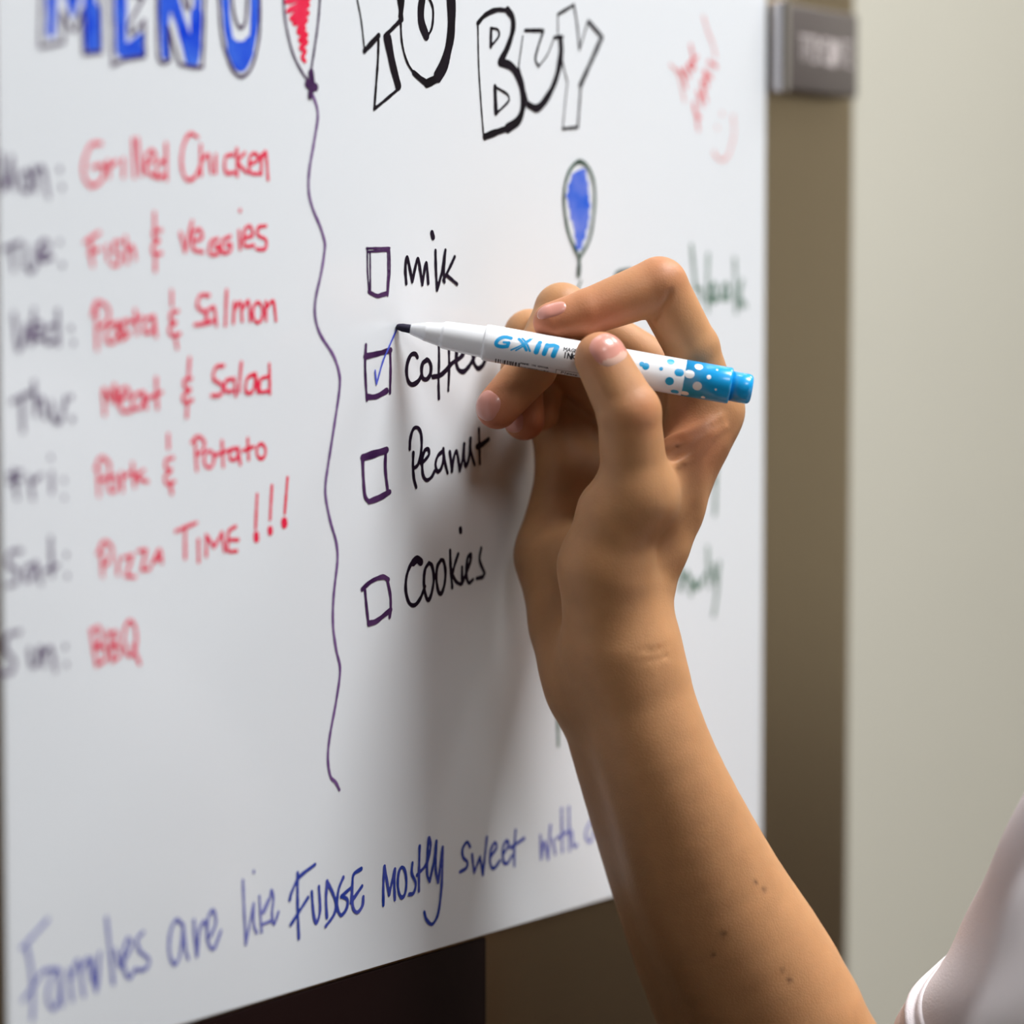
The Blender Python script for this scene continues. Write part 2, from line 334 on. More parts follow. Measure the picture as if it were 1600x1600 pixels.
# ------------------------------------------------------------------ white sheet with the writing
PARTS = [
["menu_heading","purple outlines of the heading word MENU","purple",[[1.05,[-164.21,102.04,-164.63,92.63,-165.28,79.44]],[1.05,[-165.28,79.44,-155.64,81.52]],[1.05,[-155.64,81.52,-156.26,89.55]],[1.05,[-156.25,90.18,-151.46,85.18,-147.67,91.51]],[1.05,[-147.96,90.21,-147.48,78.79]],[1.05,[-147.48,78.79,-139.97,79.76]],[1.05,[-139.97,79.76,-139.96,94.69,-140.3,104.25]],[1.05,[-164.21,102.04,-156.69,103.24,-151.59,95.3,-147.67,104.2,-140.3,104.25]],[1.05,[-136.23,104.63,-135.98,95.02,-135.48,76.4]],[1.05,[-135.48,76.4,-129.71,78.4,-121.46,79.8]],[1.05,[-121.46,79.8,-121.62,90.36]],[1.05,[-121.62,90.36,-126.91,86.05,-128.14,88.55]],[1.05,[-128.14,88.55,-125.68,91.99,-121.73,96.86]],[1.05,[-136.23,104.63,-121.6,107.41,-121.47,102.42,-127.99,100.22,-128.11,97.94,-121.73,96.86]],[1.05,[-116.23,106.48,-115.86,96.7,-115.57,80.01,-113.31,78.38,-110.32,79.51]],[1.05,[-110.32,79.51,-111.0,89.21,-110.03,87.31,-106.13,78.66]],[1.05,[-106.13,78.66,-101.09,78.13,-95.69,78.35]],[1.05,[-95.69,78.35,-94.86,88.43,-94.03,108.53]],[1.05,[-116.23,106.48,-109.59,107.75,-102.11,95.19,-101.16,107.87,-94.02,109.06]],[1.05,[-88.26,109.06,-81.8,110.0,-81.73,106.29]],[1.05,[-74.66,106.93,-74.41,110.48,-68.22,110.91]],[1.05,[-88.26,109.06,-87.95,99.03,-86.61,87.7,-82.52,79.21,-77.81,76.66,-72.79,79.84,-69.17,88.98,-68.53,100.65,-68.22,110.91]],[1.05,[-81.73,106.29,-81.49,98.21,-80.07,93.26,-77.67,91.41,-75.63,93.6,-74.72,100.13,-74.66,106.93]]]],
["menu_heading_fill","blue filling of the heading word MENU","blue",[[3.2,[-129.39,103.32,-123.09,104.87]],[3.2,[-153.84,97.95,-151.63,92.45,-149.24,97.72]],[3.2,[-155.18,100.36,-151.66,90.55]],[3.2,[-161.54,100.41,-161.02,92.93,-160.56,87.32,-160.79,84.16]],[3.2,[-159.27,100.62,-159.78,91.15,-160.21,86.72]],[3.2,[-143.61,102.04,-143.9,94.36,-143.62,88.0,-143.72,80.65]],[3.2,[-145.47,101.87,-145.47,89.13,-145.03,80.88]],[3.2,[-142.34,91.94,-141.96,85.57,-142.22,80.76]],[3.2,[-132.74,103.02,-132.45,88.87,-132.36,80.8]],[3.2,[-130.84,101.9,-130.72,89.0,-131.11,81.54]],[3.2,[-131.6,80.86,-126.77,82.49,-122.66,85.06]],[3.2,[-131.13,80.24,-122.9,81.46]],[3.2,[-113.59,104.76,-113.15,91.67,-112.59,80.87]],[3.2,[-111.42,95.76,-112.52,87.12,-112.29,81.22]],[3.2,[-110.39,98.47,-105.99,90.25,-101.57,79.96]],[3.2,[-108.4,98.64,-103.99,89.74,-100.56,80.36]],[3.2,[-97.22,106.24,-97.86,94.21,-99.19,84.78,-101.07,79.33]],[3.2,[-99.39,94.08,-99.78,86.07]],[3.2,[-97.35,94.25,-97.75,85.55,-99.03,80.13]],[3.6,[-85.06,107.34,-84.83,99.29,-83.87,90.6,-81.42,84.02,-77.77,80.88,-74.02,84.87,-71.61,91.53,-70.81,108.63]],[3.6,[-81.4,86.05,-77.74,83.6,-73.99,87.26]],[3.6,[-82.47,84.62,-79.36,80.09,-76.72,80.13,-73.49,84.57]],[3.6,[-79.83,85.49,-75.6,86.13]]]],
["balloon_outline","purple outline and knot of the red balloon","purple",[[0.85,[-56.97,113.43,-57.36,104.53,-56.49,95.73,-53.11,86.09,-48.72,80.42,-44.76,77.07]],[0.85,[-38.86,115.13,-38.92,106.12,-39.95,97.02,-41.95,87.86,-44.27,78.7]],[0.85,[-56.97,113.43,-54.41,120.08,-47.76,123.71,-41.07,121.4,-38.86,115.13]],[2.6,[-43.78,79.94,-43.32,76.56,-44.31,72.7]],[2.6,[-45.56,76.42,-41.56,75.66]]]],
["balloon_fill","red scribbled filling of the balloon","red",[[1.55,[-55.58,111.59,-44.49,113.61,-56.08,107.6,-44.04,109.66,-56.11,104.15,-44.38,106.15,-55.82,101.21,-44.41,103.16,-55.22,98.3,-44.74,101.14,-53.66,96.15,-45.08,98.62,-52.1,94.88,-45.73,96.37,-49.89,93.27,-46.71,93.71,-50.22,92.25,-45.77,91.78,-49.44,89.82,-45.79,89.59,-48.99,87.37,-46.45,86.55,-48.05,84.65,-46.79,83.54]]]],
["balloon_string","long wavy violet string hanging from the red balloon","violet",[[1.15,[-43.34,73.75,-40.8,69.28,-40.5,65.68,-42.49,57.95,-44.8,49.41,-45.17,42.97,-43.28,37.59,-39.45,31.83,-37.2,27.02,-37.22,24.58,-38.9,17.67,-41.88,9.14,-42.24,3.46,-39.69,-2.23,-32.86,-9.23,-29.93,-15.23,-29.96,-20.15,-32.34,-30.15,-36.39,-45.8,-37.41,-50.88,-37.11,-55.0,-34.86,-62.32,-31.93,-69.1,-31.31,-74.93,-33.37,-86.36,-33.76,-95.64,-32.16,-103.86,-30.21,-110.5,-32.27,-120.48,-35.66,-131.53,-36.7,-138.67,-35.41,-144.66,-32.77,-146.88,-30.79,-149.65]]]],
["shopping_heading","black block letters TO BUY","black",[[0.7,[-20.85,112.75,-20.47,106.69,-18.01,98.74,-16.3,89.42]],[1.88,[-16.31,88.75,-8.75,94.22]],[1.09,[-8.75,94.22,-9.22,86.05,-11.17,70.48]],[1.09,[-11.17,70.48,-5.87,73.35,1.47,77.51]],[0.94,[-20.85,112.75,-14.15,114.64,0.77,114.96]],[1.09,[15.6,109.76,17.38,111.07,18.7,108.45]],[2.34,[29.49,117.3,24.1,121.56,16.97,121.93,10.35,118.7,5.52,112.02,3.04,101.43]],[3.59,[-4.06,93.63,-1.35,85.54,1.65,78.72]],[1.56,[-5.34,94.31,2.69,99.84]],[2.19,[1.2,114.75,2.46,106.57,3.56,100.43]],[0.94,[3.04,101.43,3.7,93.16,6.29,87.09,10.22,83.43,15.06,81.11]],[2.03,[10.22,83.43,14.18,81.58,17.72,80.37]],[4.38,[29.49,117.3,31.11,108.96,31.27,101.0,30.35,95.08,27.16,87.43,23.54,83.22]],[2.66,[24.44,83.01,21.3,81.75,17.28,80.35]],[3.28,[15.6,109.76,14.26,104.93,14.51,100.24,17.06,96.12]],[1.02,[17.33,95.46,20.28,99.1,20.92,104.95,18.7,108.45,15.6,109.76]],[0.78,[46.45,102.71,46.9,88.73,48.28,75.31,49.86,64.02]],[1.72,[46.45,102.44,50.66,105.46,57.25,107.77,64.11,108.16]],[2.66,[64.11,108.16,66.99,105.94,67.28,102.13,64.4,96.18,59.81,90.4]],[3.28,[59.62,90.12,65.84,89.33,70.66,85.91,73.09,81.1,73.39,76.15,70.67,71.04,63.91,67.85]],[2.34,[63.91,67.85,56.28,65.95,50.42,64.32]],[1.41,[54.22,101.14,54.03,95.17]],[0.94,[54.04,101.4,58.2,101.17,58.77,99.04,54.03,95.17]],[1.88,[56.48,81.75,57.04,72.8]],[0.94,[56.29,81.74,63.91,79.46,64.68,77.32,57.23,72.54]],[0.62,[73.18,100.1,70.66,89.75]],[1.33,[74.54,102.13,85.84,102.98]],[1.09,[85.84,102.98,82.39,96.62,80.91,92.64,82.89,90.28]],[0.62,[82.89,90.28,88.34,94.81,92.52,100.97]],[1.25,[92.52,100.97,97.85,101.64]],[2.81,[96.54,100.98,96.85,95.96,94.35,87.95,89.35,80.94,82.41,75.81,76.51,76.6]],[0.94,[70.66,89.2,74.06,81.71,76.51,76.87]],[1.17,[94.81,109.24,104.93,113.42]],[0.55,[94.81,109.24,94.83,102.25]],[0.94,[104.93,113.42,106.99,106.82,108.56,97.9]],[0.78,[108.56,97.9,114.2,108.8]],[1.72,[114.41,108.25,123.08,103.49]],[2.03,[123.08,103.38,115.8,93.86,109.11,85.2]],[1.09,[109.42,84.93,107.6,70.66]],[1.09,[107.61,70.37,97.92,69.34]],[0.55,[97.92,69.62,99.42,78.14,100.93,85.83]],[0.7,[100.93,85.83,97.87,92.66,96.84,101.0]]]],
["blue_balloon_outline","dark green outline of the small blue balloon","green",[[1.4,[108.25,23.95,102.45,31.32,99.57,38.35,98.6,45.39,99.86,51.08,103.35,55.81,108.47,58.31,113.97,56.49,117.57,51.69,118.57,45.99,117.61,38.07,114.71,30.13,108.57,23.95]],[1.6,[108.38,23.95,108.51,20.74]],[2.4,[108.32,20.38,108.01,17.88]],[1.0,[109.56,15.75,107.63,12.87]]]],
["blue_balloon_fill","blue filling of the small balloon","lightblue",[[2.4,[104.64,52.67,112.03,54.71,104.19,50.88,112.33,52.58,102.73,49.06,113.67,50.49,102.61,47.46,113.38,48.16,101.46,45.83,114.14,45.86,102.61,44.09,113.95,44.24,102.75,42.33,114.8,42.66,103.9,40.41,114.05,40.67,104.03,38.46,114.35,38.71,105.51,36.89,113.35,37.08,105.96,35.3,113.39,35.47,106.8,33.54,112.06,33.65,106.62,31.76,111.78,31.86,107.46,29.82,110.13,30.04,107.27,27.85,109.52,28.25]]]],
["checkbox_drawing","narrow checkbox beside milk","purple",[[0.8,[-15.05,25.45,-15.01,18.21,-14.28,10.97]],[0.8,[-13.62,24.18,-13.52,11.49]],[0.8,[-15.48,25.34,-3.09,25.64]],[0.8,[-14.21,24.27,-4.39,24.79]],[0.8,[-3.26,25.64,-3.04,18.33,-4.28,10.06]],[0.8,[-4.21,24.84,-4.07,18.32,-4.62,11.0]],[1.3,[-14.28,11.33,-10.46,10.05,-4.45,11.0]],[1.3,[-13.43,10.97,-9.61,9.94,-4.88,10.59]]]],
["checkbox_drawing","checkbox beside coffee with a thin blue tick","purple",[[1.25,[-15.98,-5.88,-16.44,-11.32,-16.22,-17.56,-15.57,-23.81]],[1.9,[-16.34,-9.66,-9.7,-8.81,-2.81,-7.75]],[1.9,[-15.31,-22.77,-10.63,-22.78,-5.03,-21.03]],[1.2,[-3.07,-7.59,-2.84,-14.15,-3.22,-21.76]]]],
["check_tick","thin blue tick in the coffee checkbox","tick",[[0.75,[-11.27,-14.26,-10.94,-16.62,-10.52,-18.71]],[0.75,[-10.52,-18.71,-7.14,-11.46,-3.5,-6.27,0.52,-0.79]]]],
["checkbox_drawing","checkbox beside peanut","purple",[[1.5,[-17.96,-42.46,-17.58,-49.25,-16.76,-55.03,-14.65,-57.07]],[1.5,[-5.56,-40.34,-5.85,-46.64,-4.58,-54.08]],[2.4,[-17.96,-42.46,-11.58,-41.47,-5.13,-40.47]],[2.0,[-14.65,-56.97,-9.08,-55.95,-3.55,-54.34]]]],
["checkbox_drawing","crooked checkbox beside cookies","purple",[[1.6,[-18.46,-85.34,-13.51,-83.1,-7.49,-82.13,-4.46,-83.25]],[1.3,[-16.93,-85.88,-16.11,-91.72,-15.12,-97.32]],[1.3,[-4.9,-83.54,-3.36,-88.53,-3.2,-92.79,-3.74,-95.66]],[1.8,[-14.95,-96.86,-11.0,-96.46,-3.2,-93.32]]]],
["shopping_word","black handwritten word milk","ink",[[1.3,[5.82,14.1,5.32,18.94,6.21,22.9,7.77,18.97,9.08,14.76]],[1.3,[9.08,14.76,10.59,19.0,12.2,22.4,13.51,18.5,14.65,13.73]],[1.3,[14.65,13.73,15.73,17.99,16.81,21.03,17.52,18.01,17.95,14.29]],[1.3,[22.02,25.25,22.28,18.59,22.89,12.07]],[1.3,[22.89,12.07,25.62,18.08,27.63,25.44]],[1.3,[27.63,25.44,26.7,18.63,27.06,14.77]],[1.3,[32.91,23.27,29.71,19.2,26.51,15.41]],[1.3,[28.15,17.14,31.07,15.72,34.27,14.12]],[1.9,[20.07,31.07,20.69,29.65]]]],
["shopping_word","black handwritten word coffee","ink",[[1.6,[11.9,-10.26,10.84,-9.18,8.54,-9.36,6.6,-11.66,5.88,-14.83,6.75,-18.02,8.95,-19.28,12.05,-18.39,14.28,-16.3]],[1.6,[17.24,-11.18,14.92,-12.32,14.2,-14.44,14.72,-17.11,16.95,-17.69,19.02,-16.13,19.48,-13.46,18.32,-11.57,16.98,-11.18]],[1.3,[23.92,-6.56,23.99,-11.92,23.7,-18.36,23.87,-24.27]],[1.3,[29.64,-6.62,29.71,-14.7,29.24,-21.71]],[1.7,[20.55,-16.96,24.61,-16.5,28.25,-14.68,31.46,-12.57,35.6,-11.01,37.91,-9.42,37.27,-8.05]],[1.7,[34.22,-7.75,33.75,-12.07,35.13,-14.8,38.18,-15.5,41.15,-13.81]],[1.7,[41.15,-13.81,43.95,-11.13,44.89,-8.96,43.49,-9.49,43.95,-12.49,46.29,-14.55,49.11,-13.67,50.72,-11.77]]]],
["shopping_word","black handwritten word Peanut","ink",[[1.35,[7.54,-40.64,7.91,-37.15,9.51,-34.12,11.99,-33.72,13.77,-35.76,14.11,-39.78,13.29,-43.75,11.95,-46.1,9.99,-47.08]],[1.35,[9.48,-42.0,9.29,-46.25,9.8,-50.54,11.03,-53.53]],[1.35,[13.91,-45.65,15.97,-44.67,18.22,-42.88,17.77,-41.09,15.71,-41.6,14.45,-44.87,14.79,-49.43,16.84,-51.4,19.54,-50.56,21.35,-48.66]],[1.35,[25.63,-42.21,23.18,-43.62,21.9,-46.26,22.89,-48.73,24.98,-48.01,26.35,-44.83,26.36,-41.32]],[1.35,[26.36,-41.59,27.26,-45.95,28.71,-49.53]],[1.35,[30.01,-42.55,30.74,-46.1,31.19,-49.1]],[1.35,[31.19,-49.1,32.3,-44.54,33.87,-42.32,34.97,-45.73,35.7,-49.14]],[1.35,[35.7,-49.14,37.38,-45.29,38.32,-40.15,38.22,-44.23,39.23,-47.66,41.1,-44.9,42.04,-38.38]],[1.35,[42.04,-38.38,42.22,-42.76,44.37,-47.5]],[1.35,[46.92,-35.26,47.19,-41.31,47.47,-47.25]],[2.0,[45.97,-41.37,49.08,-40.55,52.59,-39.03]]]],
["shopping_word","black handwritten word Cookies","ink",[[2.6,[13.44,-78.68,11.39,-77.63,9.34,-78.56]],[1.45,[10.05,-77.8,7.83,-79.25,5.61,-82.83,5.15,-87.6,6.9,-91.75,10.0,-92.91,13.13,-90.91,15.83,-87.09]],[1.45,[18.1,-79.33,15.85,-81.43,15.2,-86.23,16.44,-90.64,17.88,-91.83,19.69,-89.27,20.79,-84.49,19.72,-80.36,17.92,-79.32]],[1.45,[24.9,-78.83,22.8,-80.85,22.24,-85.14,23.5,-89.57,25.14,-90.14,26.97,-86.86,27.35,-82.54,26.26,-79.2,24.62,-78.82]],[1.45,[30.11,-75.93,30.38,-81.39,31.28,-88.65]],[1.45,[34.72,-77.5,32.68,-81.01,31.29,-84.18]],[1.45,[31.29,-84.18,33.59,-86.81,36.18,-87.94]],[1.45,[36.94,-82.13,36.92,-87.61]],[1.45,[36.92,-87.61,38.7,-85.28,41.5,-81.09,42.16,-78.11,40.11,-79.34,39.44,-84.78,40.84,-87.8,43.37,-86.83]],[1.45,[48.19,-76.31,47.24,-80.39,50.17,-85.13]],[1.45,[50.17,-85.13,49.03,-86.32,45.53,-86.61]],[2.0,[36.03,-68.95,36.22,-69.89]]]],
["weekday_word","blurred grey weekday Mon","weekday",[[1.35,[-181.27,48.65,-180.91,38.75]],[1.35,[-180.84,42.47,-178.96,40.05,-177.07,48.21]],[1.35,[-177.07,48.21,-176.15,39.52]],[1.35,[-171.71,44.32,-170.4,44.03,-169.56,42.58,-169.59,40.65,-170.48,39.14,-171.8,38.77,-172.95,39.69,-173.37,41.49,-172.89,43.31,-171.71,44.32]],[1.35,[-168.23,45.75,-167.61,39.17]],[1.35,[-167.81,43.88,-165.08,45.87,-163.77,43.08,-162.5,37.44]],[1.35,[-157.82,45.7,-157.74,45.19]],[1.35,[-156.89,40.65,-156.81,40.15]]]],
["weekday_word","blurred grey weekday Tue","weekday",[[1.35,[-180.56,22.47,-174.09,24.45]],[1.35,[-177.47,23.27,-176.52,16.72]],[1.35,[-172.15,23.67,-171.79,18.03,-169.58,16.35,-167.75,18.39,-167.23,23.44]],[1.35,[-166.99,21.24,-162.73,22.12,-163.32,25.09,-166.05,24.09,-165.93,19.67,-161.21,20.37]],[1.35,[-158.13,25.12,-158.04,24.61]],[1.35,[-157.22,18.51,-157.13,18.13]]]],
["weekday_word","blurred grey weekday Wed","weekday",[[1.35,[-176.89,4.51,-175.1,-5.55,-171.79,1.35]],[1.35,[-171.79,1.35,-169.9,-4.03,-168.85,5.76]],[1.35,[-169.67,-0.87,-166.06,-0.07,-166.93,1.96,-168.92,1.34,-168.79,-2.14,-165.55,-2.61]],[1.35,[-159.86,1.17,-163.33,0.55,-163.58,-3.77,-159.92,-3.17]],[1.35,[-159.25,5.43,-159.03,-4.45]],[1.35,[-153.89,0.5,-153.8,0.11]],[1.35,[-152.93,-3.75,-152.94,-4.13]]]],
["weekday_word","blurred grey weekday Thu","weekday",[[1.35,[-177.99,-20.08,-169.93,-17.62]],[1.35,[-174.16,-19.29,-173.69,-28.59]],[1.35,[-169.17,-14.79,-168.41,-24.0]],[1.35,[-168.37,-21.15,-165.82,-19.63,-164.63,-25.07]],[1.35,[-162.01,-20.49,-161.53,-24.97,-158.62,-26.34,-156.31,-19.54]],[1.35,[-154.18,-19.15,-154.18,-19.66]],[1.35,[-153.72,-25.59,-153.63,-26.11]]]],
["weekday_word","blurred grey weekday Fri","weekday",[[1.35,[-179.57,-40.78,-174.76,-39.92]],[1.35,[-177.6,-39.48,-176.31,-47.44]],[1.35,[-179.43,-42.86,-174.8,-42.13]],[1.35,[-171.39,-41.66,-170.04,-47.76]],[1.35,[-170.33,-43.3,-166.69,-41.24]],[1.35,[-162.32,-40.8,-162.31,-46.25]],[1.35,[-162.7,-36.18,-162.62,-36.69]],[1.35,[-157.39,-42.96,-157.31,-43.35]],[1.35,[-157.28,-47.98,-157.29,-48.37]]]],
["weekday_word","blurred grey weekday Sat","weekday",[[1.35,[-175.12,-62.27,-179.57,-62.73,-180.15,-65.85,-176.72,-67.99,-177.22,-71.13,-180.34,-71.65]],[1.35,[-169.98,-66.44,-173.41,-67.6,-173.19,-70.79,-170.03,-69.75,-169.07,-65.99]],[1.35,[-169.07,-65.99,-167.17,-72.21]],[1.35,[-163.06,-59.35,-162.67,-70.43]],[1.35,[-165.48,-68.68,-160.25,-67.58]],[1.35,[-156.69,-64.47,-156.61,-64.93]],[1.35,[-156.32,-70.64,-156.23,-71.03]]]],
["weekday_word","blurred grey weekday Sun","weekday",[[1.35,[-175.84,-85.22,-180.83,-85.91,-181.52,-89.78,-178.47,-93.24,-179.58,-96.31,-184.27,-96.22]],[1.35,[-172.16,-90.66,-171.33,-95.22,-169.06,-94.93,-168.08,-90.4]],[1.35,[-167.18,-90.81,-166.26,-95.85]],[1.35,[-166.76,-92.78,-163.81,-90.8,-162.56,-93.5,-161.62,-97.79]],[1.35,[-157.55,-90.94,-157.46,-91.4]],[1.35,[-157.07,-96.17,-156.98,-96.64]]]],
["meal_writing","red handwriting Grilled Chicken","red",[[1.2,[-140.33,53.58,-144.76,52.87,-147.63,48.13,-147.7,43.65,-144.46,41.19,-140.19,43.27,-139.67,47.03,-144.2,46.66]],[1.2,[-137.75,48.53,-137.34,44.02]],[1.2,[-137.3,46.93,-133.94,48.68]],[1.2,[-131.05,49.31,-131.12,44.24]],[1.2,[-126.92,55.61,-126.48,44.4]],[1.2,[-124.98,55.7,-123.36,45.17]],[1.2,[-121.37,48.19,-117.41,50.32,-118.37,52.45,-120.84,51.17,-121.19,46.56,-117.28,44.73]],[1.2,[-112.96,49.64,-116.25,48.59,-116.29,44.76,-113.01,45.41]],[1.2,[-112.4,54.82,-112.33,44.11]],[1.2,[-98.06,57.34,-101.82,58.1,-104.9,53.83,-105.47,48.48,-103.49,44.55,-99.62,45.22,-97.13,48.66]],[1.2,[-96.76,54.99,-96.75,45.99]],[1.2,[-96.71,49.82,-93.4,52.31,-92.01,46.84]],[1.2,[-89.88,52.45,-89.94,46.91]],[1.2,[-81.73,52.79,-85.31,51.83,-85.35,47.35,-81.15,47.37]],[1.2,[-80.03,54.57,-79.9,46.4]],[1.2,[-76.23,53.57,-79.43,50.71,-75.22,47.45]],[1.2,[-73.81,50.04,-70.05,51.77,-71.1,53.58,-73.79,52.44,-73.72,47.78,-69.33,47.39]],[1.2,[-68.42,53.35,-68.36,47.29]],[1.2,[-68.33,51.63,-66.25,54.13,-65.13,45.75]]]],
["meal_writing","red handwriting Fish & Veggies","red",[[1.2,[-147.68,24.92,-141.63,27.87]],[1.2,[-145.61,25.86,-144.59,18.34]],[1.2,[-146.14,21.73,-141.7,23.22]],[1.2,[-138.47,24.05,-137.95,19.9]],[1.2,[-132.33,25.32,-135.21,25.14,-135.05,22.67,-132.77,21.27,-133.86,18.78,-136.44,18.62]],[1.2,[-130.39,26.79,-129.9,19.35]],[1.2,[-129.86,22.62,-127.52,24.1,-126.4,20.51]],[1.2,[-114.9,29.08,-118.17,28.74,-117.99,26.9,-116.03,25.94,-118.72,24.25,-118.15,22.14,-114.98,22.32]],[1.2,[-117.81,34.16,-117.66,29.55]],[1.2,[-117.57,21.49,-117.62,17.12]],[1.2,[-106.2,28.46,-104.24,23.01]],[1.2,[-104.24,23.01,-100.89,32.05]],[1.2,[-100.65,26.02,-96.55,27.17,-97.55,29.64,-100.42,28.58,-100.47,23.88,-95.87,22.94]],[1.2,[-89.11,27.11,-92.44,25.9,-92.89,22.51,-89.36,22.56,-88.71,24.74,-90.9,24.57]],[1.2,[-83.35,27.9,-87.03,26.47,-87.27,23.07,-83.6,23.33,-82.95,25.52,-85.16,25.14]],[1.2,[-79.21,29.69,-78.74,24.09]],[1.2,[-78.73,35.99,-78.63,35.72]],[1.2,[-76.69,27.55,-72.83,28.45,-73.88,31.18,-76.45,30.09,-76.6,25.29,-72.22,25.36]],[1.2,[-66.24,31.48,-70.02,30.92,-70.04,28.5,-66.38,27.19,-66.84,24.41,-71.05,24.21]]]],
["meal_writing","red handwriting Pasta & Salmon","red",[[1.2,[-143.25,6.39,-143.05,-5.92]],[1.2,[-144.98,3.81,-143.05,7.69,-138.51,6.39,-138.38,2.49,-142.2,0.43]],[1.2,[-134.56,1.82,-138.21,0.54,-138.84,-3.36,-135.11,-3.4,-134.08,1.82]],[1.2,[-134.08,1.82,-133.09,-2.89]],[1.2,[-129.54,2.46,-132.16,1.81,-131.7,-0.15,-129.59,-1.48,-132.42,-3.16]],[1.2,[-126.59,5.41,-125.81,-1.64]],[1.2,[-128.78,1.67,-123.69,3.43]],[1.2,[-118.38,3.61,-121.93,2.7,-122.37,-1.0,-119.02,-0.56,-118.38,3.74]],[1.2,[-118.38,3.74,-117.46,-2.36]],[1.2,[-107.78,5.19,-111.0,4.39,-110.83,2.39,-108.83,1.72,-111.56,0.06,-110.58,-2.08,-106.85,-1.64]],[1.2,[-110.42,11.2,-110.37,6.93]],[1.2,[-108.69,-3.5,-108.11,-6.05]],[1.2,[-93.44,9.92,-97.56,9.77,-98.62,6.4,-94.73,4.37,-94.97,1.66,-100.11,1.01]],[1.2,[-91.61,6.4,-94.52,5.04,-94.56,1.66,-91.13,2.32]],[1.2,[-91.09,6.26,-90.01,0.62]],[1.2,[-85.19,11.51,-85.93,0.8]],[1.2,[-81.65,7.9,-82.13,1.47]],[1.2,[-81.67,5.58,-78.79,7.77,-77.99,2.14]],[1.2,[-77.96,5.57,-74.95,8.12,-74.15,2.12]],[1.2,[-70.86,7.73,-69.26,7.37,-68.23,5.73,-68.25,3.6,-69.31,1.97,-70.91,1.6,-72.31,2.67,-72.84,4.67,-72.27,6.67,-70.86,7.73]],[1.2,[-66.55,7.93,-66.49,2.09]],[1.2,[-66.46,5.84,-63.07,8.14,-61.7,2.08]]]],
["meal_writing","red handwriting Meat & Salad","red",[[1.2,[-140.08,-24.84,-140.46,-17.53,-137.27,-21.13]],[1.2,[-137.27,-21.13,-135.76,-16.32,-134.69,-21.85]],[1.2,[-133.9,-20.56,-129.44,-19.35,-130.77,-17.22,-133.29,-18.48,-132.98,-23.73,-128.92,-24.18]],[1.2,[-124.17,-18.69,-127.5,-19.93,-127.93,-23.21,-124.22,-22.99,-123.18,-18.71]],[1.2,[-123.18,-18.71,-122.07,-23.51]],[1.2,[-117.61,-14.72,-117.22,-23.64]],[1.2,[-121.24,-20.55,-115.08,-18.9]],[1.2,[-101.93,-15.16,-105.19,-15.76,-104.6,-17.8,-102.47,-18.52,-105.75,-20.46,-104.65,-22.24,-101.49,-21.58]],[1.2,[-102.57,-8.94,-103.14,-14.59]],[1.2,[-103.74,-22.53,-104.09,-26.7]],[1.2,[-86.79,-11.49,-90.55,-11.97,-91.63,-15.36,-87.69,-17.48,-88.24,-20.21,-92.62,-20.51]],[1.2,[-82.41,-15.54,-86.0,-16.29,-86.03,-19.23,-82.87,-19.3]],[1.2,[-81.88,-15.55,-81.29,-20.85]],[1.2,[-78.54,-10.65,-79.69,-19.51]],[1.2,[-72.15,-14.21,-75.82,-15.67,-76.39,-19.8,-72.85,-19.33,-71.72,-14.36]],[1.2,[-71.72,-14.36,-70.59,-20.07]],[1.2,[-65.78,-15.17,-69.37,-16.14,-69.51,-19.75,-65.82,-19.69]],[1.2,[-65.09,-11.34,-64.84,-20.55]]]],
["meal_writing","red handwriting Pork & Potato","red",[[1.2,[-143.21,-38.41,-142.78,-48.35]],[1.2,[-144.19,-40.45,-141.78,-37.36,-138.47,-39.27,-139.0,-43.17,-142.81,-43.78]],[1.2,[-137.22,-42.96,-135.93,-43.29,-135.1,-44.54,-135.13,-46.11,-135.99,-47.27,-137.28,-47.48,-138.41,-46.64,-138.83,-45.14,-138.37,-43.69,-137.22,-42.96]],[1.2,[-133.22,-42.12,-132.71,-47.55]],[1.2,[-132.66,-43.6,-129.15,-42.31]],[1.2,[-128.34,-39.57,-127.36,-46.5]],[1.2,[-123.48,-41.9,-126.83,-43.74,-121.84,-45.3]],[1.2,[-110.3,-38.66,-113.52,-39.33,-113.35,-41.69,-111.35,-42.45,-114.08,-44.33,-113.01,-46.4,-109.88,-45.87]],[1.2,[-112.43,-31.54,-112.38,-35.69]],[1.2,[-111.61,-46.8,-111.03,-49.32]],[1.2,[-100.29,-33.45,-99.57,-42.97]],[1.2,[-101.83,-34.41,-99.25,-32.67,-96.18,-34.28,-96.73,-36.98,-99.31,-38.23]],[1.2,[-94.33,-37.25,-92.8,-37.62,-91.81,-39.02,-91.82,-40.79,-92.84,-42.11,-94.39,-42.35,-95.73,-41.4,-96.24,-39.72,-95.69,-38.08,-94.33,-37.25]],[1.2,[-87.86,-34.58,-87.31,-42.29]],[1.2,[-91.25,-38.7,-83.99,-37.34]],[1.2,[-80.28,-36.93,-83.68,-37.49,-84.13,-40.22,-80.95,-40.01,-80.18,-36.94]],[1.2,[-80.18,-36.94,-79.27,-41.95]],[1.2,[-75.67,-34.2,-75.3,-40.73]],[1.2,[-78.06,-37.85,-72.79,-36.81]],[1.2,[-69.6,-36.13,-68.14,-36.45,-67.19,-37.7,-67.21,-39.27,-68.17,-40.44,-69.64,-40.65,-70.91,-39.81,-71.4,-38.32,-70.89,-36.86,-69.6,-36.13]]]],
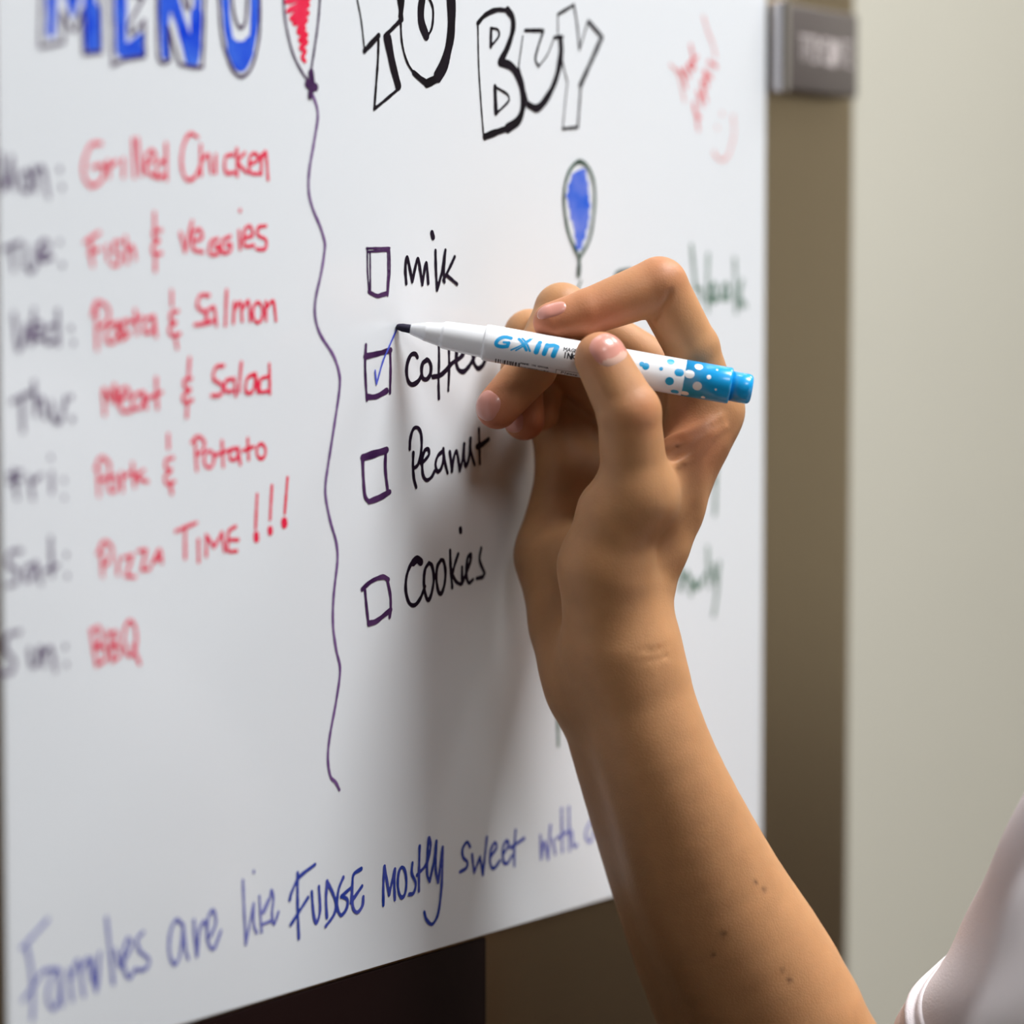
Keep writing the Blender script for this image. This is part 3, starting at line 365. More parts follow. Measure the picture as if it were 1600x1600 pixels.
["meal_writing","red handwriting Pizza Time with three exclamation marks","red",[[1.2,[-142.12,-62.64,-141.59,-71.99]],[1.2,[-143.59,-65.29,-140.68,-61.95,-137.37,-64.27,-139.14,-68.09,-141.54,-68.71]],[1.2,[-135.0,-67.06,-134.97,-71.82]],[1.2,[-132.58,-67.23,-128.69,-66.83]],[1.2,[-128.69,-66.83,-131.49,-72.6]],[1.2,[-131.49,-72.6,-127.6,-73.29]],[1.2,[-126.23,-65.67,-122.59,-65.58]],[1.2,[-122.59,-65.58,-124.63,-71.44]],[1.2,[-124.63,-71.44,-121.18,-71.36]],[1.2,[-120.37,-70.21,-116.84,-65.97,-115.69,-69.87]],[1.2,[-119.37,-68.94,-116.27,-68.35]],[1.2,[-109.45,-60.86,-99.85,-58.79]],[1.2,[-105.18,-59.76,-105.18,-69.25]],[1.2,[-99.08,-64.08,-99.05,-70.7]],[1.2,[-95.52,-69.23,-95.45,-62.81]],[1.2,[-95.45,-62.81,-91.85,-66.74]],[1.2,[-91.85,-66.74,-88.15,-62.58]],[1.2,[-88.15,-62.58,-87.05,-68.44]],[1.2,[-81.58,-61.05,-84.77,-62.24,-85.43,-64.96]],[1.2,[-85.43,-64.96,-80.56,-65.27]],[1.2,[-85.43,-64.96,-85.25,-68.28,-81.12,-68.69]],[1.2,[-71.31,-51.76,-72.16,-62.32]],[1.2,[-64.11,-49.33,-65.07,-59.8]],[1.2,[-56.38,-47.24,-57.91,-58.38]],[3.2,[-71.86,-64.43,-71.76,-65.41]],[2.6,[-65.1,-63.03,-65.0,-63.73]],[2.9,[-58.15,-61.05,-58.05,-61.62]]]],
["meal_writing","red handwriting BBQ","red",[[1.2,[-146.73,-87.3,-144.42,-98.01]],[1.2,[-146.74,-87.95,-143.41,-86.8,-142.51,-90.83,-145.2,-92.55]],[1.2,[-145.2,-92.55,-141.11,-92.93,-140.58,-96.28,-144.41,-97.68]],[1.2,[-139.61,-88.46,-137.72,-97.35]],[1.2,[-139.63,-89.77,-136.25,-88.76,-136.2,-92.07,-138.52,-92.65]],[1.2,[-138.52,-92.65,-134.87,-93.52,-134.9,-96.16,-137.71,-97.02]],[1.2,[-130.39,-86.17,-128.56,-86.94,-127.39,-89.77,-127.43,-93.32,-128.67,-95.93,-130.52,-96.37,-132.11,-94.45,-132.7,-91.06,-132.02,-87.8,-130.39,-86.17]],[1.2,[-129.03,-93.4,-125.97,-99.16]]]],
["motto_writing","faded blue handwriting Families are","motto_light",[[1.25,[-165.9,-169.24,-171.24,-172.5,-176.64,-175.8]],[1.25,[-174.77,-175.01,-172.86,-182.64,-172.24,-191.93,-172.67,-196.86]],[1.25,[-176.3,-190.82,-171.47,-187.07,-167.9,-183.97,-161.98,-184.22]],[1.25,[-161.98,-184.22,-165.11,-187.0,-166.25,-192.25,-163.93,-195.64,-161.63,-193.14,-161.1,-185.22]],[1.25,[-161.1,-185.22,-160.35,-195.49]],[1.25,[-157.33,-185.49,-156.14,-194.62]],[1.25,[-156.65,-188.58,-153.56,-183.43,-151.28,-194.27]],[1.25,[-152.4,-187.25,-149.3,-183.47,-147.57,-190.71]],[1.25,[-147.48,-183.89,-145.9,-193.8,-144.27,-182.76]],[1.25,[-141.29,-172.99,-139.6,-185.31,-138.65,-193.02]],[1.25,[-137.58,-183.09,-135.65,-188.62]],[1.25,[-135.28,-188.47,-130.67,-183.02,-132.22,-180.58,-134.36,-185.39,-133.3,-190.78,-131.3,-192.54,-128.87,-190.29]],[1.25,[-125.43,-179.94,-128.13,-181.74,-126.9,-185.43,-122.98,-188.53,-124.42,-191.11,-129.63,-190.67]],[1.25,[-107.43,-180.94,-110.55,-178.73,-113.21,-182.15,-113.74,-188.22,-111.5,-192.16,-108.84,-189.54,-107.3,-181.4]],[1.25,[-107.3,-181.4,-106.33,-188.66,-105.17,-191.62]],[1.25,[-102.46,-180.24,-102.05,-185.86,-101.18,-191.45]],[1.25,[-101.18,-191.45,-99.83,-183.58,-97.59,-181.29,-96.54,-183.48]],[1.25,[-94.69,-186.35,-92.28,-182.64,-93.39,-178.77,-95.43,-179.87,-96.43,-185.06,-95.39,-189.27,-93.18,-190.56,-89.94,-185.65]]]],
["motto_writing","faded blue handwriting like","motto_light",[[1.1,[-79.32,-171.56,-78.72,-182.18,-78.12,-191.91]],[1.1,[-78.12,-191.91,-74.18,-179.75]],[1.1,[-74.18,-179.75,-74.1,-186.6,-72.72,-189.21]],[1.1,[-74.08,-169.53,-74.02,-169.85]],[1.1,[-71.36,-177.84,-70.99,-183.48,-70.41,-189.3]],[1.1,[-67.0,-179.56,-70.35,-183.59]],[1.1,[-70.88,-187.15,-65.43,-186.62]],[1.1,[-69.15,-183.33,-66.44,-179.66,-65.42,-176.98,-64.52,-179.97,-65.27,-184.44,-64.24,-187.93,-62.07,-184.43]]]],
["motto_writing","blue handwriting FUDGE","motto",[[1.35,[-56.45,-181.39,-55.56,-179.36,-51.69,-175.02,-43.62,-172.09]],[1.35,[-52.41,-173.51,-52.49,-184.27,-51.99,-194.58]],[1.35,[-56.01,-189.56,-47.22,-182.25]],[1.35,[-45.31,-180.69,-44.48,-187.94,-43.03,-191.22,-41.15,-187.56,-41.61,-179.61]],[1.35,[-37.38,-178.55,-38.01,-184.32,-37.6,-190.27]],[1.35,[-37.52,-178.52,-34.42,-183.02,-32.8,-187.06,-34.09,-190.15,-38.22,-193.08]],[1.35,[-28.98,-178.61,-31.41,-182.09,-32.35,-187.14,-30.34,-190.79,-27.3,-189.02,-26.91,-186.24,-30.07,-184.68]],[1.35,[-30.07,-184.68,-24.83,-182.58]],[1.35,[-19.45,-177.25,-23.44,-178.39,-24.22,-181.35,-24.46,-184.64,-25.01,-187.5]],[1.35,[-25.01,-187.5,-19.1,-183.03]],[1.35,[-24.46,-184.64,-23.88,-189.49,-21.6,-191.3,-18.98,-189.59,-18.43,-186.72]]]],
["motto_writing","blue handwriting mostly","motto",[[1.3,[-7.66,-191.23,-7.63,-184.48,-6.97,-178.42]],[1.3,[-6.97,-178.42,-4.51,-188.22]],[1.3,[-4.51,-188.22,-1.32,-180.26]],[1.3,[-1.32,-180.26,-1.65,-185.44,-1.36,-190.43]],[1.3,[2.24,-180.16,3.57,-180.69,4.61,-182.67,5.02,-185.47,4.67,-188.2,3.67,-189.99,2.35,-190.28,1.11,-188.97,0.36,-186.48,0.33,-183.6,1.03,-181.25,2.24,-180.16]],[1.3,[8.41,-179.63,8.08,-183.09,10.24,-186.85,9.02,-189.84,6.61,-189.98]],[1.3,[12.46,-174.57,12.11,-182.74,12.01,-189.68]],[1.3,[10.9,-184.12,16.34,-181.04,18.64,-175.4,17.67,-172.55,16.75,-178.55,16.73,-184.94,18.11,-187.42]],[1.3,[18.11,-187.42,20.59,-180.61,21.92,-174.31]],[1.3,[21.92,-174.31,21.56,-184.22,22.86,-188.47]],[1.3,[22.86,-188.47,25.54,-176.92]],[1.3,[25.54,-176.92,24.92,-189.69,22.83,-199.25,19.54,-202.25,16.27,-200.22,14.98,-197.34]]]],
["motto_writing","blue handwriting sweet","motto",[[1.3,[41.48,-179.05,39.72,-177.16,37.12,-179.15,37.46,-182.12,39.92,-184.16,39.21,-186.14,35.56,-186.9]],[1.3,[42.75,-182.0,43.31,-185.52,43.95,-188.34]],[1.3,[43.95,-188.34,47.37,-183.54]],[1.3,[47.37,-183.54,49.15,-189.86]],[1.3,[49.15,-189.86,51.45,-177.3]],[1.3,[53.46,-184.64,57.22,-181.74,56.35,-179.84,53.82,-182.08,53.46,-186.66,55.62,-188.77,59.39,-186.64]],[1.3,[61.43,-184.58,64.5,-181.98,63.4,-180.24,61.14,-182.33,61.43,-187.04,63.62,-188.31,66.7,-186.06]],[1.3,[68.91,-177.3,68.1,-183.37,68.1,-189.85]],[1.3,[65.67,-183.09,74.1,-180.97]]]],
["motto_writing","blurred blue handwriting with a","motto_light",[[1.3,[84.29,-181.39,84.9,-189.86]],[1.3,[84.9,-189.86,86.71,-183.9,89.16,-190.51]],[1.3,[89.16,-190.51,90.66,-178.85]],[1.3,[92.2,-183.93,93.74,-189.47]],[1.3,[97.78,-173.64,98.28,-189.28]],[1.3,[94.96,-183.99,101.44,-182.58]],[1.3,[102.42,-173.84,102.93,-189.54]],[1.3,[102.92,-184.28,104.39,-183.1,105.34,-188.06,107.69,-188.5]],[1.3,[117.36,-180.55,113.97,-183.6,113.82,-186.67,116.36,-188.46,118.73,-186.06,118.88,-182.1]]]],
["list_writing","blurred green word Week","greenfade",[[1.9,[185.15,29.59,186.84,21.15,188.53,13.1]],[1.9,[188.53,13.1,191.79,13.11,192.65,8.86]],[1.9,[197.43,26.38,196.95,14.85,197.37,4.59]],[1.9,[198.82,8.87,203.36,11.02,202.07,15.31,199.76,14.01,199.8,9.73,203.38,8.88]],[1.9,[207.54,9.75,212.82,11.06,211.69,14.94,208.59,14.06,208.38,9.75,213.0,9.76]],[1.9,[217.25,24.94,218.02,14.98,218.56,4.13]],[1.9,[223.12,16.75,221.04,10.65,225.79,6.74]],[2.4,[201.3,8.66,203.95,9.74]],[2.4,[209.63,10.4,212.56,11.49]],[2.4,[221.85,15.0,221.05,9.78,222.37,6.73]]]],
["list_writing","dark green stroke peeping out above the index finger","green",[[2.2,[132.9,17.91,135.92,19.03,142.0,19.64]]]],
["list_writing","blurred green word Party","greenfade",[[1.9,[178.02,-87.05,179.15,-100.86]],[1.9,[178.11,-100.23,183.28,-94.56,185.96,-103.32]],[1.9,[184.33,-96.3,189.1,-101.08]],[1.9,[190.13,-97.83,190.89,-101.22,198.06,-95.09]],[1.9,[197.99,-86.17,199.19,-101.3]],[1.9,[202.33,-93.16,204.0,-99.43,206.63,-92.34]],[1.9,[206.63,-92.34,204.59,-105.64,202.5,-112.75]]]],
["list_writing","green pen stroke beside the hand","greenfade",[[1.9,[198.8,-57.32,203.66,-62.0]],[1.9,[204.14,-55.34,203.68,-64.23,203.23,-73.68]]]],
["list_writing","thin green stroke beside the forearm","greenfade",[[1.3,[93.94,-133.03,95.18,-142.39,95.61,-150.53]]]],
["note_scribble","small red slanting scribble near the board edge","redfade",[[1.3,[193.2,116.16,196.9,110.42,200.61,105.78,202.12,101.72]],[1.3,[169.74,96.56,175.42,93.21,179.76,83.78]]]],
["smiley_drawing","faint red sideways smiley near the board edge","redfade",[[1.3,[200.97,65.6,203.95,63.44,208.41,62.67,212.87,65.72,216.18,73.54,215.36,80.03]],[1.5,[207.13,80.55,207.36,80.18]],[1.5,[203.84,75.05,203.99,74.68]]]],
["note_scribble","dense red scribbled words near the board edge","redmid",[[1.5,[176.11,95.12,178.98,92.69,180.79,88.88]],[1.5,[179.67,95.72,183.27,92.96]],[1.5,[182.52,97.4,185.05,95.69]],[1.5,[184.04,104.98,185.73,100.61,186.49,96.16]],[1.5,[182.52,97.4,188.62,100.8]],[1.5,[186.23,83.39,188.06,79.73,189.93,73.43]],[1.5,[186.61,81.16,190.61,77.98]],[1.5,[189.08,87.69,192.76,82.62]],[1.5,[190.56,85.14,194.53,89.14]],[1.5,[191.95,91.62,195.66,84.67]],[1.5,[194.1,95.9,196.35,90.0]],[1.5,[195.57,95.24,199.25,93.58]],[1.5,[197.0,99.49,202.89,97.98]],[1.5,[193.41,91.71,197.05,93.82]]]]
]
TOPZ = BBz + .62
wb = tag(empty('whiteboard', ((BLx + BRx) / 2, 0, BBz)), 'white magnetic sheet board on the refrigerator, covered in coloured marker writing', 'whiteboard')
# a thin sheet with rounded corners
bm = bmesh.new()
def rrect(x0, z0_, x1, z1_, r, n=6):
    out = []
    for cx, cz, a0 in ((x1 - r, z1_ - r, 0), (x0 + r, z1_ - r, 90), (x0 + r, z0_ + r, 180), (x1 - r, z0_ + r, 270)):
        for k in range(n + 1):
            a = math.radians(a0 + 90 * k / n); out.append((cx + r * math.cos(a), cz + r * math.sin(a)))
    return out
ring = rrect(BLx, BBz, BRx, TOPZ, .002)
f0 = [bm.verts.new((x, 0, z)) for x, z in ring]; f1 = [bm.verts.new((x, .0012, z)) for x, z in ring]
bm.faces.new(f0); bm.faces.new(f1[::-1])
for i in range(len(ring)):
    j = (i + 1) % len(ring); bm.faces.new((f0[j], f0[i], f1[i], f1[j]))
bmesh.ops.recalc_face_normals(bm, faces=bm.faces)
me = bpy.data.meshes.new('sheet'); bm.to_mesh(me); bm.free()
link('sheet', me, M['board'], wb, smooth=False)
for k, (nm, lab, ink, strokes) in enumerate(PARTS):
    off = -.00010 - .000012 * (k % 7) - (.00010 if nm in ('menu_heading', 'balloon_outline', 'blue_balloon_outline', 'check_tick') else 0)
    vs, fs = ribbons(strokes, lambda u, v: (u / 1000, off, v / 1000 + H0), .09, k)
    o = link(nm, mesh(nm, vs, fs), INK[ink], wb, smooth=False)
    o['label'] = lab

# ------------------------------------------------------------------ signed-distance flesh
HD = {
"pen":[[0.0,0.0,0.0],[63.49,-98.39,-20.71]],
"fingers":{"index":[[75.98,-73.45,-28.27,11.2],[67.58,-72.96,-7.55,8.9],[57.3,-66.24,13.5,9.4],[39.83,-49.33,4.61,7.7],[32.27,-40.67,1.46,6.6]],"middle":[[88.36,-59.26,-24.74,11.5],[52.45,-30.6,5.22,9.0],[38.24,-28.35,-14.19,8.0],[29.13,-20.38,-27.14,7.2]],"ring":[[93.57,-39.66,-32.55,10.8],[56.5,-14.68,-3.3,8.6],[48.7,-16.12,-20.81,7.6],[47.18,-18.77,-31.79,7.0]],"pinky":[[93.14,-22.7,-41.89,10],[74.02,-13.38,-16.97,7.8],[64.28,-14.14,-22.72,7.0],[60.58,-16.69,-29.84,6.2]],"thumb":[[35.53,-71.35,-55.36,11.2],[29.85,-72.18,-27.82,10.2],[26.45,-63.47,-10.26,8.6]]},
"palm":[[[75.98,-73.45,-28.27,11.4],[62.55,-68.79,-62.0,9.3],[51.8,-63.57,-88.3,9.5],[44.44,-62.81,-111.21,15]],[[88.36,-59.26,-24.74,11.5],[53.75,-51.18,-107.51,14]],[[93.57,-39.66,-32.55,10.8],[58.97,-41.31,-108.64,13]],[[93.14,-22.7,-41.89,10],[68.82,-20.19,-77.57,12],[58.64,-37.62,-111.04,14]],[[78.46,-11.47,-35.6,10],[78.4,-16.37,-48.2,11],[65.78,-19.59,-79.62,13.5],[57.47,-31.31,-101.47,13.5],[50.48,-44.34,-118.49,15.5]],[[35.53,-71.35,-55.36,11.5],[34.33,-65.17,-61.82,13],[35.42,-60.01,-78.76,15.5],[40.63,-59.69,-101.46,17]],[[46.46,-54.56,-76.61,13],[61.69,-27.65,-78.95,12]],[[44.74,-71.92,-52.45,8],[57.63,-73.78,-45.57,7],[68.76,-76.38,-36.77,7.5]],[[46.68,-70.23,-58.94,8],[58.18,-72.23,-55.23,7]],[[46.92,-69.08,-61.11,7],[55.03,-68.01,-72.28,7]]],
"arm":[[[44.44,-62.81,-111.21,16.5],[45.41,-64.6,-118.11,16.91],[46.19,-66.38,-124.85,17.26],[47.07,-68.17,-131.67,17.64],[48.33,-69.98,-138.8,18.12],[50.25,-71.82,-146.46,18.8],[52.98,-73.63,-154.79,19.74],[56.32,-75.41,-163.64,20.89],[60.06,-77.24,-172.8,22.14],[64.0,-79.23,-182.07,23.38],[67.92,-81.45,-191.25,24.5],[71.56,-83.82,-199.41,25.44],[75.05,-86.28,-206.7,26.27],[78.8,-88.96,-214.48,27.08],[83.2,-92.02,-224.15,27.96],[88.65,-95.58,-237.07,29.0],[95.45,-99.82,-254.19,30.24],[103.35,-104.65,-274.58,31.62],[111.87,-109.81,-296.84,33.08],[120.55,-115.05,-319.57,34.56],[128.92,-120.13,-341.37,36.0]],[[51.28,-45.09,-115.26,14.5],[53.81,-46.08,-122.06,14.97],[56.27,-47.0,-128.69,15.4],[58.76,-47.96,-135.41,15.86],[61.41,-49.05,-142.47,16.37],[64.31,-50.4,-150.15,17.0],[67.54,-51.99,-158.61,17.76],[71.01,-53.76,-167.67,18.61],[74.64,-55.71,-177.08,19.53],[78.32,-57.83,-186.6,20.5],[81.97,-60.14,-195.98,21.5],[85.26,-62.39,-204.33,22.48],[88.24,-64.6,-211.81,23.46],[91.42,-67.09,-219.76,24.5],[95.27,-70.23,-229.5,25.66],[100.27,-74.36,-242.35,27.0],[106.77,-79.78,-259.2,28.58],[114.43,-86.27,-279.18,30.35],[122.76,-93.36,-300.93,32.23],[131.26,-100.6,-323.14,34.14],[139.42,-107.54,-344.45,36.0]]],
"upper":[[131.65,-117.47,-344.94,36],[119.76,-184.1,-255.08,37],[77.74,-296.99,-93.66,44]],
"folds":[[[28.5,-88.68,-35.86],[32.47,-94.16,-34.22],[35.9,-98.77,-31.77],[39.66,-103.65,-27.67]],[[28.62,-89.34,-39.95],[32.88,-95.13,-37.5],[36.97,-100.53,-33.81],[39.95,-104.45,-30.95]],[[28.86,-90.18,-44.05],[32.67,-95.27,-41.18],[36.08,-99.65,-37.09]]],
"creases":[[[32.17,-88.11,12.65],[31.06,-86.88,9.78],[29.73,-85.31,6.91],[28.41,-83.73,4.46],1.05],[[25.68,-92.65,-102.58],[22.65,-88.51,-104.22],[18.53,-82.63,-104.22],0.8],[[25.88,-93.27,-105.45],[22.48,-88.64,-107.29],[18.92,-83.61,-107.7],0.8]],
"view":[817.23,572.23,-68.51],
"nails":[["thumb",[27.47,-64.78,-9.02],[-0.72,-0.63,0.29],[-0.17,0.61,0.77],13.0,12.5],["index",[32.15,-40.5,1.46],[-0.65,-0.39,0.65],[-0.57,0.79,-0.22],6.2,10.5],["middle",[28.39,-19.33,-27.14],[-0.97,-0.18,0.18],[-0.37,0.43,-0.82],10.5,10.5],["ring",[48.07,-20.0,-31.58],[-0.97,0.24,-0.06],[-0.11,0.04,-0.99],8.5,8.5]],
"red":[[28.04,-39.99,0.42,9,0.8],[25.87,-19.55,-29.84,12,0.9],[37.19,-52.86,2.1,14,0.35],[52.08,-71.99,19.95,12,0.35],[46.74,-21.98,-34.74,10,0.8],[24.67,-82.09,-26.45,9,0.3],[38.35,-58.39,-1.04,10,0.5],[60.48,-76.97,-38.16,14,0.5],[20.04,-67.91,-7.04,8,0.35]],
"moles":[[2.02,-111.95,-35.11],[1.54,-130.38,-194.82],[-0.67,-128.07,-201.92],[10.25,-141.17,-181.02],[8.71,-138.63,-178.26],[13.34,-149.14,-210.79],[12.16,-147.07,-207.63]],
"sleeve":[[119.93,-181.31,-259.01,54],[77.74,-296.99,-93.66,62]],
"torso":[[[-15.23,-302.73,-82.87,28],[-41.79,-275.17,-169.47,28],[-75.52,-240.24,-280.08,28]],[[44.45,-361.95,-84.54,50],[22.47,-349.72,-171.67,55],[-3.64,-334.37,-281.87,55]],[[127.35,-315.58,-95.12,80],[106.33,-314.57,-191.42,85],[78.57,-306.87,-312.26,85]],[[140.96,-421.74,-89.55,90],[135.72,-425.4,-182.64,95],[113.14,-407.38,-301.53,95]]]
}
PEN0, PEN1 = np.array(HD['pen'][0]), np.array(HD['pen'][1])

def seg(p, a, b, ra, rb):
    ba = b - a; L = float(ba @ ba) + 1e-9
    t = np.clip((p - a) @ ba / L, 0, 1)
    return np.linalg.norm(p - a - t[:, None] * ba, axis=1) - (ra + (rb - ra) * t)

def smin(a, b, k):
    h = np.maximum(k - np.abs(a - b), 0) / k
    return np.minimum(a, b) - h * h * k * .25

def chain(p, rows, k=0):
    d = None
    for r0, r1 in zip(rows[:-1], rows[1:]):
        e = seg(p, np.array(r0[:3]), np.array(r1[:3]), r0[3], r1[3])
        d = e if d is None else (smin(d, e, k) if k else np.minimum(d, e))
    return d

def pen_r(s):          # barrel radius along the pen (mm)
    return 6.0

def hand_sdf(p):
    d = None
    for rows in HD['palm']:
        e = chain(p, rows, 4); d = e if d is None else smin(d, e, 8)
    arm = None
    for rows in HD['arm']:
        e = chain(p, rows, 3); arm = e if arm is None else smin(arm, e, 13)
    arm = smin(arm, chain(p, HD['upper']), 14)
    d = smin(d, arm, 10)
    for nm in ('pinky', 'ring', 'middle', 'index', 'thumb'):
        rows = HD['fingers'][nm]
        e = chain(p, rows, 1.0)
        # slight knuckle swelling at the middle joint and a softer pad
        j = np.array(rows[1][:3]); e = smin(e, np.linalg.norm(p - j, axis=1) - rows[1][3] * 1.01, 1.2)
        q = np.linalg.norm(p - np.array(rows[0][:3]), axis=1)
        u = np.clip((q - 10) / 20, 0, 1); k = 8 * (1 - u) + .5 * u
        d = smin(d, e, k)
    for rows in FOLDS:
        d = smin(d, chain(p, rows), 2.4)
    for rows in CREASES:
        e = chain(p, rows); k = .6
        d = -smin(-d, e, k)
    # flesh gives way to the pen and to the board
    d = np.maximum(d, -(seg(p, PEN0, PEN1, 6.02, 6.02)))
    d = np.maximum(d, p[:, 1] + .3)
    return d

FOLDS, CREASES = [], []
def to_skin(p):
    v = np.array(HD['view']) / 1000.0
    for _ in range(120):
        s_ = float(hand_sdf(p[None])[0])
        if s_ < .02: break
        p = p + v * s_ * .8
    return p
fo = [[to_skin(np.array(q)) for q in f] for f in HD['folds']]
cr = [([to_skin(np.array(q)) for q in f[:-1]], f[-1]) for f in HD['creases']]
vw = np.array(HD['view']) / 1000.0
FOLDS = [[list(q + vw * .5) + [.5 if i in (0, len(f) - 1) else 1.5] for i, q in enumerate(f)] for f in fo]
CREASES = [[list(q - vw * (.68 if r < 1 else .15)) + [.3 if i in (0, len(f) - 1) and r < 1 else r] for i, q in enumerate(f)] for f, r in cr]

def grad(f, p, e=.15):
    g = np.stack([f(p + np.array(v) * e) - f(p - np.array(v) * e) for v in ((1, 0, 0), (0, 1, 0), (0, 0, 1))], 1)
    return g / (np.linalg.norm(g, axis=1)[:, None] + 1e-9)

def nets(f, lo, hi, h, slack=6.0, newton=1):
    lo = np.array(lo, float); BS = 12
    nb = np.ceil((np.array(hi) - lo) / (h * BS)).astype(int)
    n = nb * BS
    V = np.full(n, 50, np.float32)
    bi = np.stack(np.meshgrid(*[np.arange(x) for x in nb], indexing='ij'), -1).reshape(-1, 3)
    cen = lo + (bi * BS + (BS - 1) / 2.) * h
    dc = np.concatenate([f(c) for c in np.array_split(cen, max(1, len(cen) // 200000))])
    half = BS * h * .87 + slack
    loc = np.stack(np.meshgrid(*[np.arange(BS)] * 3, indexing='ij'), -1).reshape(-1, 3)
    for b in bi[dc < -half]:
        V[b[0]*BS:(b[0]+1)*BS, b[1]*BS:(b[1]+1)*BS, b[2]*BS:(b[2]+1)*BS] = -50
    act = bi[np.abs(dc) <= half]
    for part in np.array_split(act, max(1, len(act) // 120)):
        q = (part[:, None, :] * BS + loc[None]).reshape(-1, 3)
        val = f(lo + q * h)
        V[q[:, 0], q[:, 1], q[:, 2]] = val
    S = V < 0
    c = [S[i:n[0]-1+i, j:n[1]-1+j, k:n[2]-1+k] for i in (0, 1) for j in (0, 1) for k in (0, 1)]
    cnt = sum(x.astype(np.uint8) for x in c)
    cells = np.argwhere((cnt > 0) & (cnt < 8))
    idx = np.full(n - 1, -1, np.int32); idx[tuple(cells.T)] = np.arange(len(cells))
    acc = np.zeros((len(cells), 3)); num = np.zeros(len(cells))
    co = [(i, j, k) for i in (0, 1) for j in (0, 1) for k in (0, 1)]
    for a in range(8):
        for b in range(a + 1, 8):
            if sum(abs(co[a][m] - co[b][m]) for m in range(3)) != 1: continue
            pa = cells + co[a]; pb = cells + co[b]
            va = V[tuple(pa.T)]; vb = V[tuple(pb.T)]
            x = (va < 0) != (vb < 0)
            t = np.where(x, va / np.where(x, va - vb, 1), 0)
            acc += np.where(x[:, None], pa + (pb - pa) * t[:, None], 0); num += x
    vs = lo + acc / num[:, None] * h
    fs = []
    for ax in range(3):
        o1, o2 = [(1, 2), (2, 0), (0, 1)][ax]
        sl0 = [slice(None)] * 3; sl1 = [slice(None)] * 3
        sl0[ax] = slice(0, -1); sl1[ax] = slice(1, None)
        ch = S[tuple(sl0)] != S[tuple(sl1)]
        e = np.argwhere(ch)
        e = e[(e[:, o1] > 0) & (e[:, o2] > 0) & (e[:, o1] < n[o1]-1) & (e[:, o2] < n[o2]-1)]
        def cell(d1, d2):
            q = e.copy(); q[:, o1] -= d1; q[:, o2] -= d2
            return idx[tuple(q.T)]
        quad = np.stack([cell(1, 1), cell(0, 1), cell(0, 0), cell(1, 0)], 1)
        inside = S[tuple(e.T)]
        quad = np.where(inside[:, None], quad, quad[:, ::-1])
        fs.append(quad)
    fs = np.concatenate(fs); fs = fs[(fs >= 0).all(1)]
    for _ in range(newton):
        for part in np.array_split(np.arange(len(vs)), max(1, len(vs) // 150000)):
            dd = f(vs[part]); dd = np.clip(dd, -h, h)
            vs[part] -= grad(f, vs[part]) * dd[:, None] * .9
    return vs, fs

def np_mesh(name, vs, fs):
    me = bpy.data.meshes.new(name)
    co = vs / 1000.0 + np.array([0, 0, H0])
    me.vertices.add(len(co)); me.vertices.foreach_set('co', co.astype(np.float32).ravel())
    me.loops.add(len(fs) * 4); me.loops.foreach_set('vertex_index', fs.astype(np.int32).ravel())
    me.polygons.add(len(fs)); me.polygons.foreach_set('loop_start', np.arange(0, len(fs) * 4, 4, dtype=np.int32))
    me.update(calc_edges=True); me.validate()
    return me

# ------------------------------------------------------------------ person
allp = [r for c in HD['palm'] + HD['arm'] + [HD['upper']] for r in c] + [r for c in HD['fingers'].values() for r in c]
allp = np.array(allp)
lo = (allp[:, :3] - allp[:, 3:]).min(0) - 6; hi = (allp[:, :3] + allp[:, 3:]).max(0) + 6
hi[1] = min(hi[1], 6)
sh = HD['upper'][-1]
pr = tag(empty('person', (sh[0] / 1000, sh[1] / 1000, 0)), 'person in an off-white short-sleeved shirt, writing on the board with the raised right hand', 'person')
vs, fs = nets(hand_sdf, lo, hi, 1.25)
me = np_mesh('body', vs, fs)
base = np.array(sl(184, 134, 91)[:3]); redc = np.array(sl(194, 112, 82)[:3])
col = np.tile(base, (len(vs), 1))
for x, y, z, r, a in HD['red']:
    w = a * np.exp(-((vs - np.array((x, y, z))) ** 2).sum(1) / (r * r))
    col += (redc - col) * w[:, None]
mp_ = np.array(HD['moles'])
for k, q in enumerate(mp_):
    q = to_skin(q)
    w = .7 * np.exp(-((vs - q) ** 2).sum(1) / (.8 + .25 * (k % 2)) ** 2)
    col += (np.array(sl(60, 34, 26)[:3]) - col) * w[:, None]
ca = me.color_attributes.new('tint', 'FLOAT_COLOR', 'POINT')
ca.data.foreach_set('color', np.c_[col, np.ones(len(col))].astype(np.float32).ravel())
body = link('body', me, M['skin'], pr)
tag(body, 'tanned bare arm and hand gripping the marker')

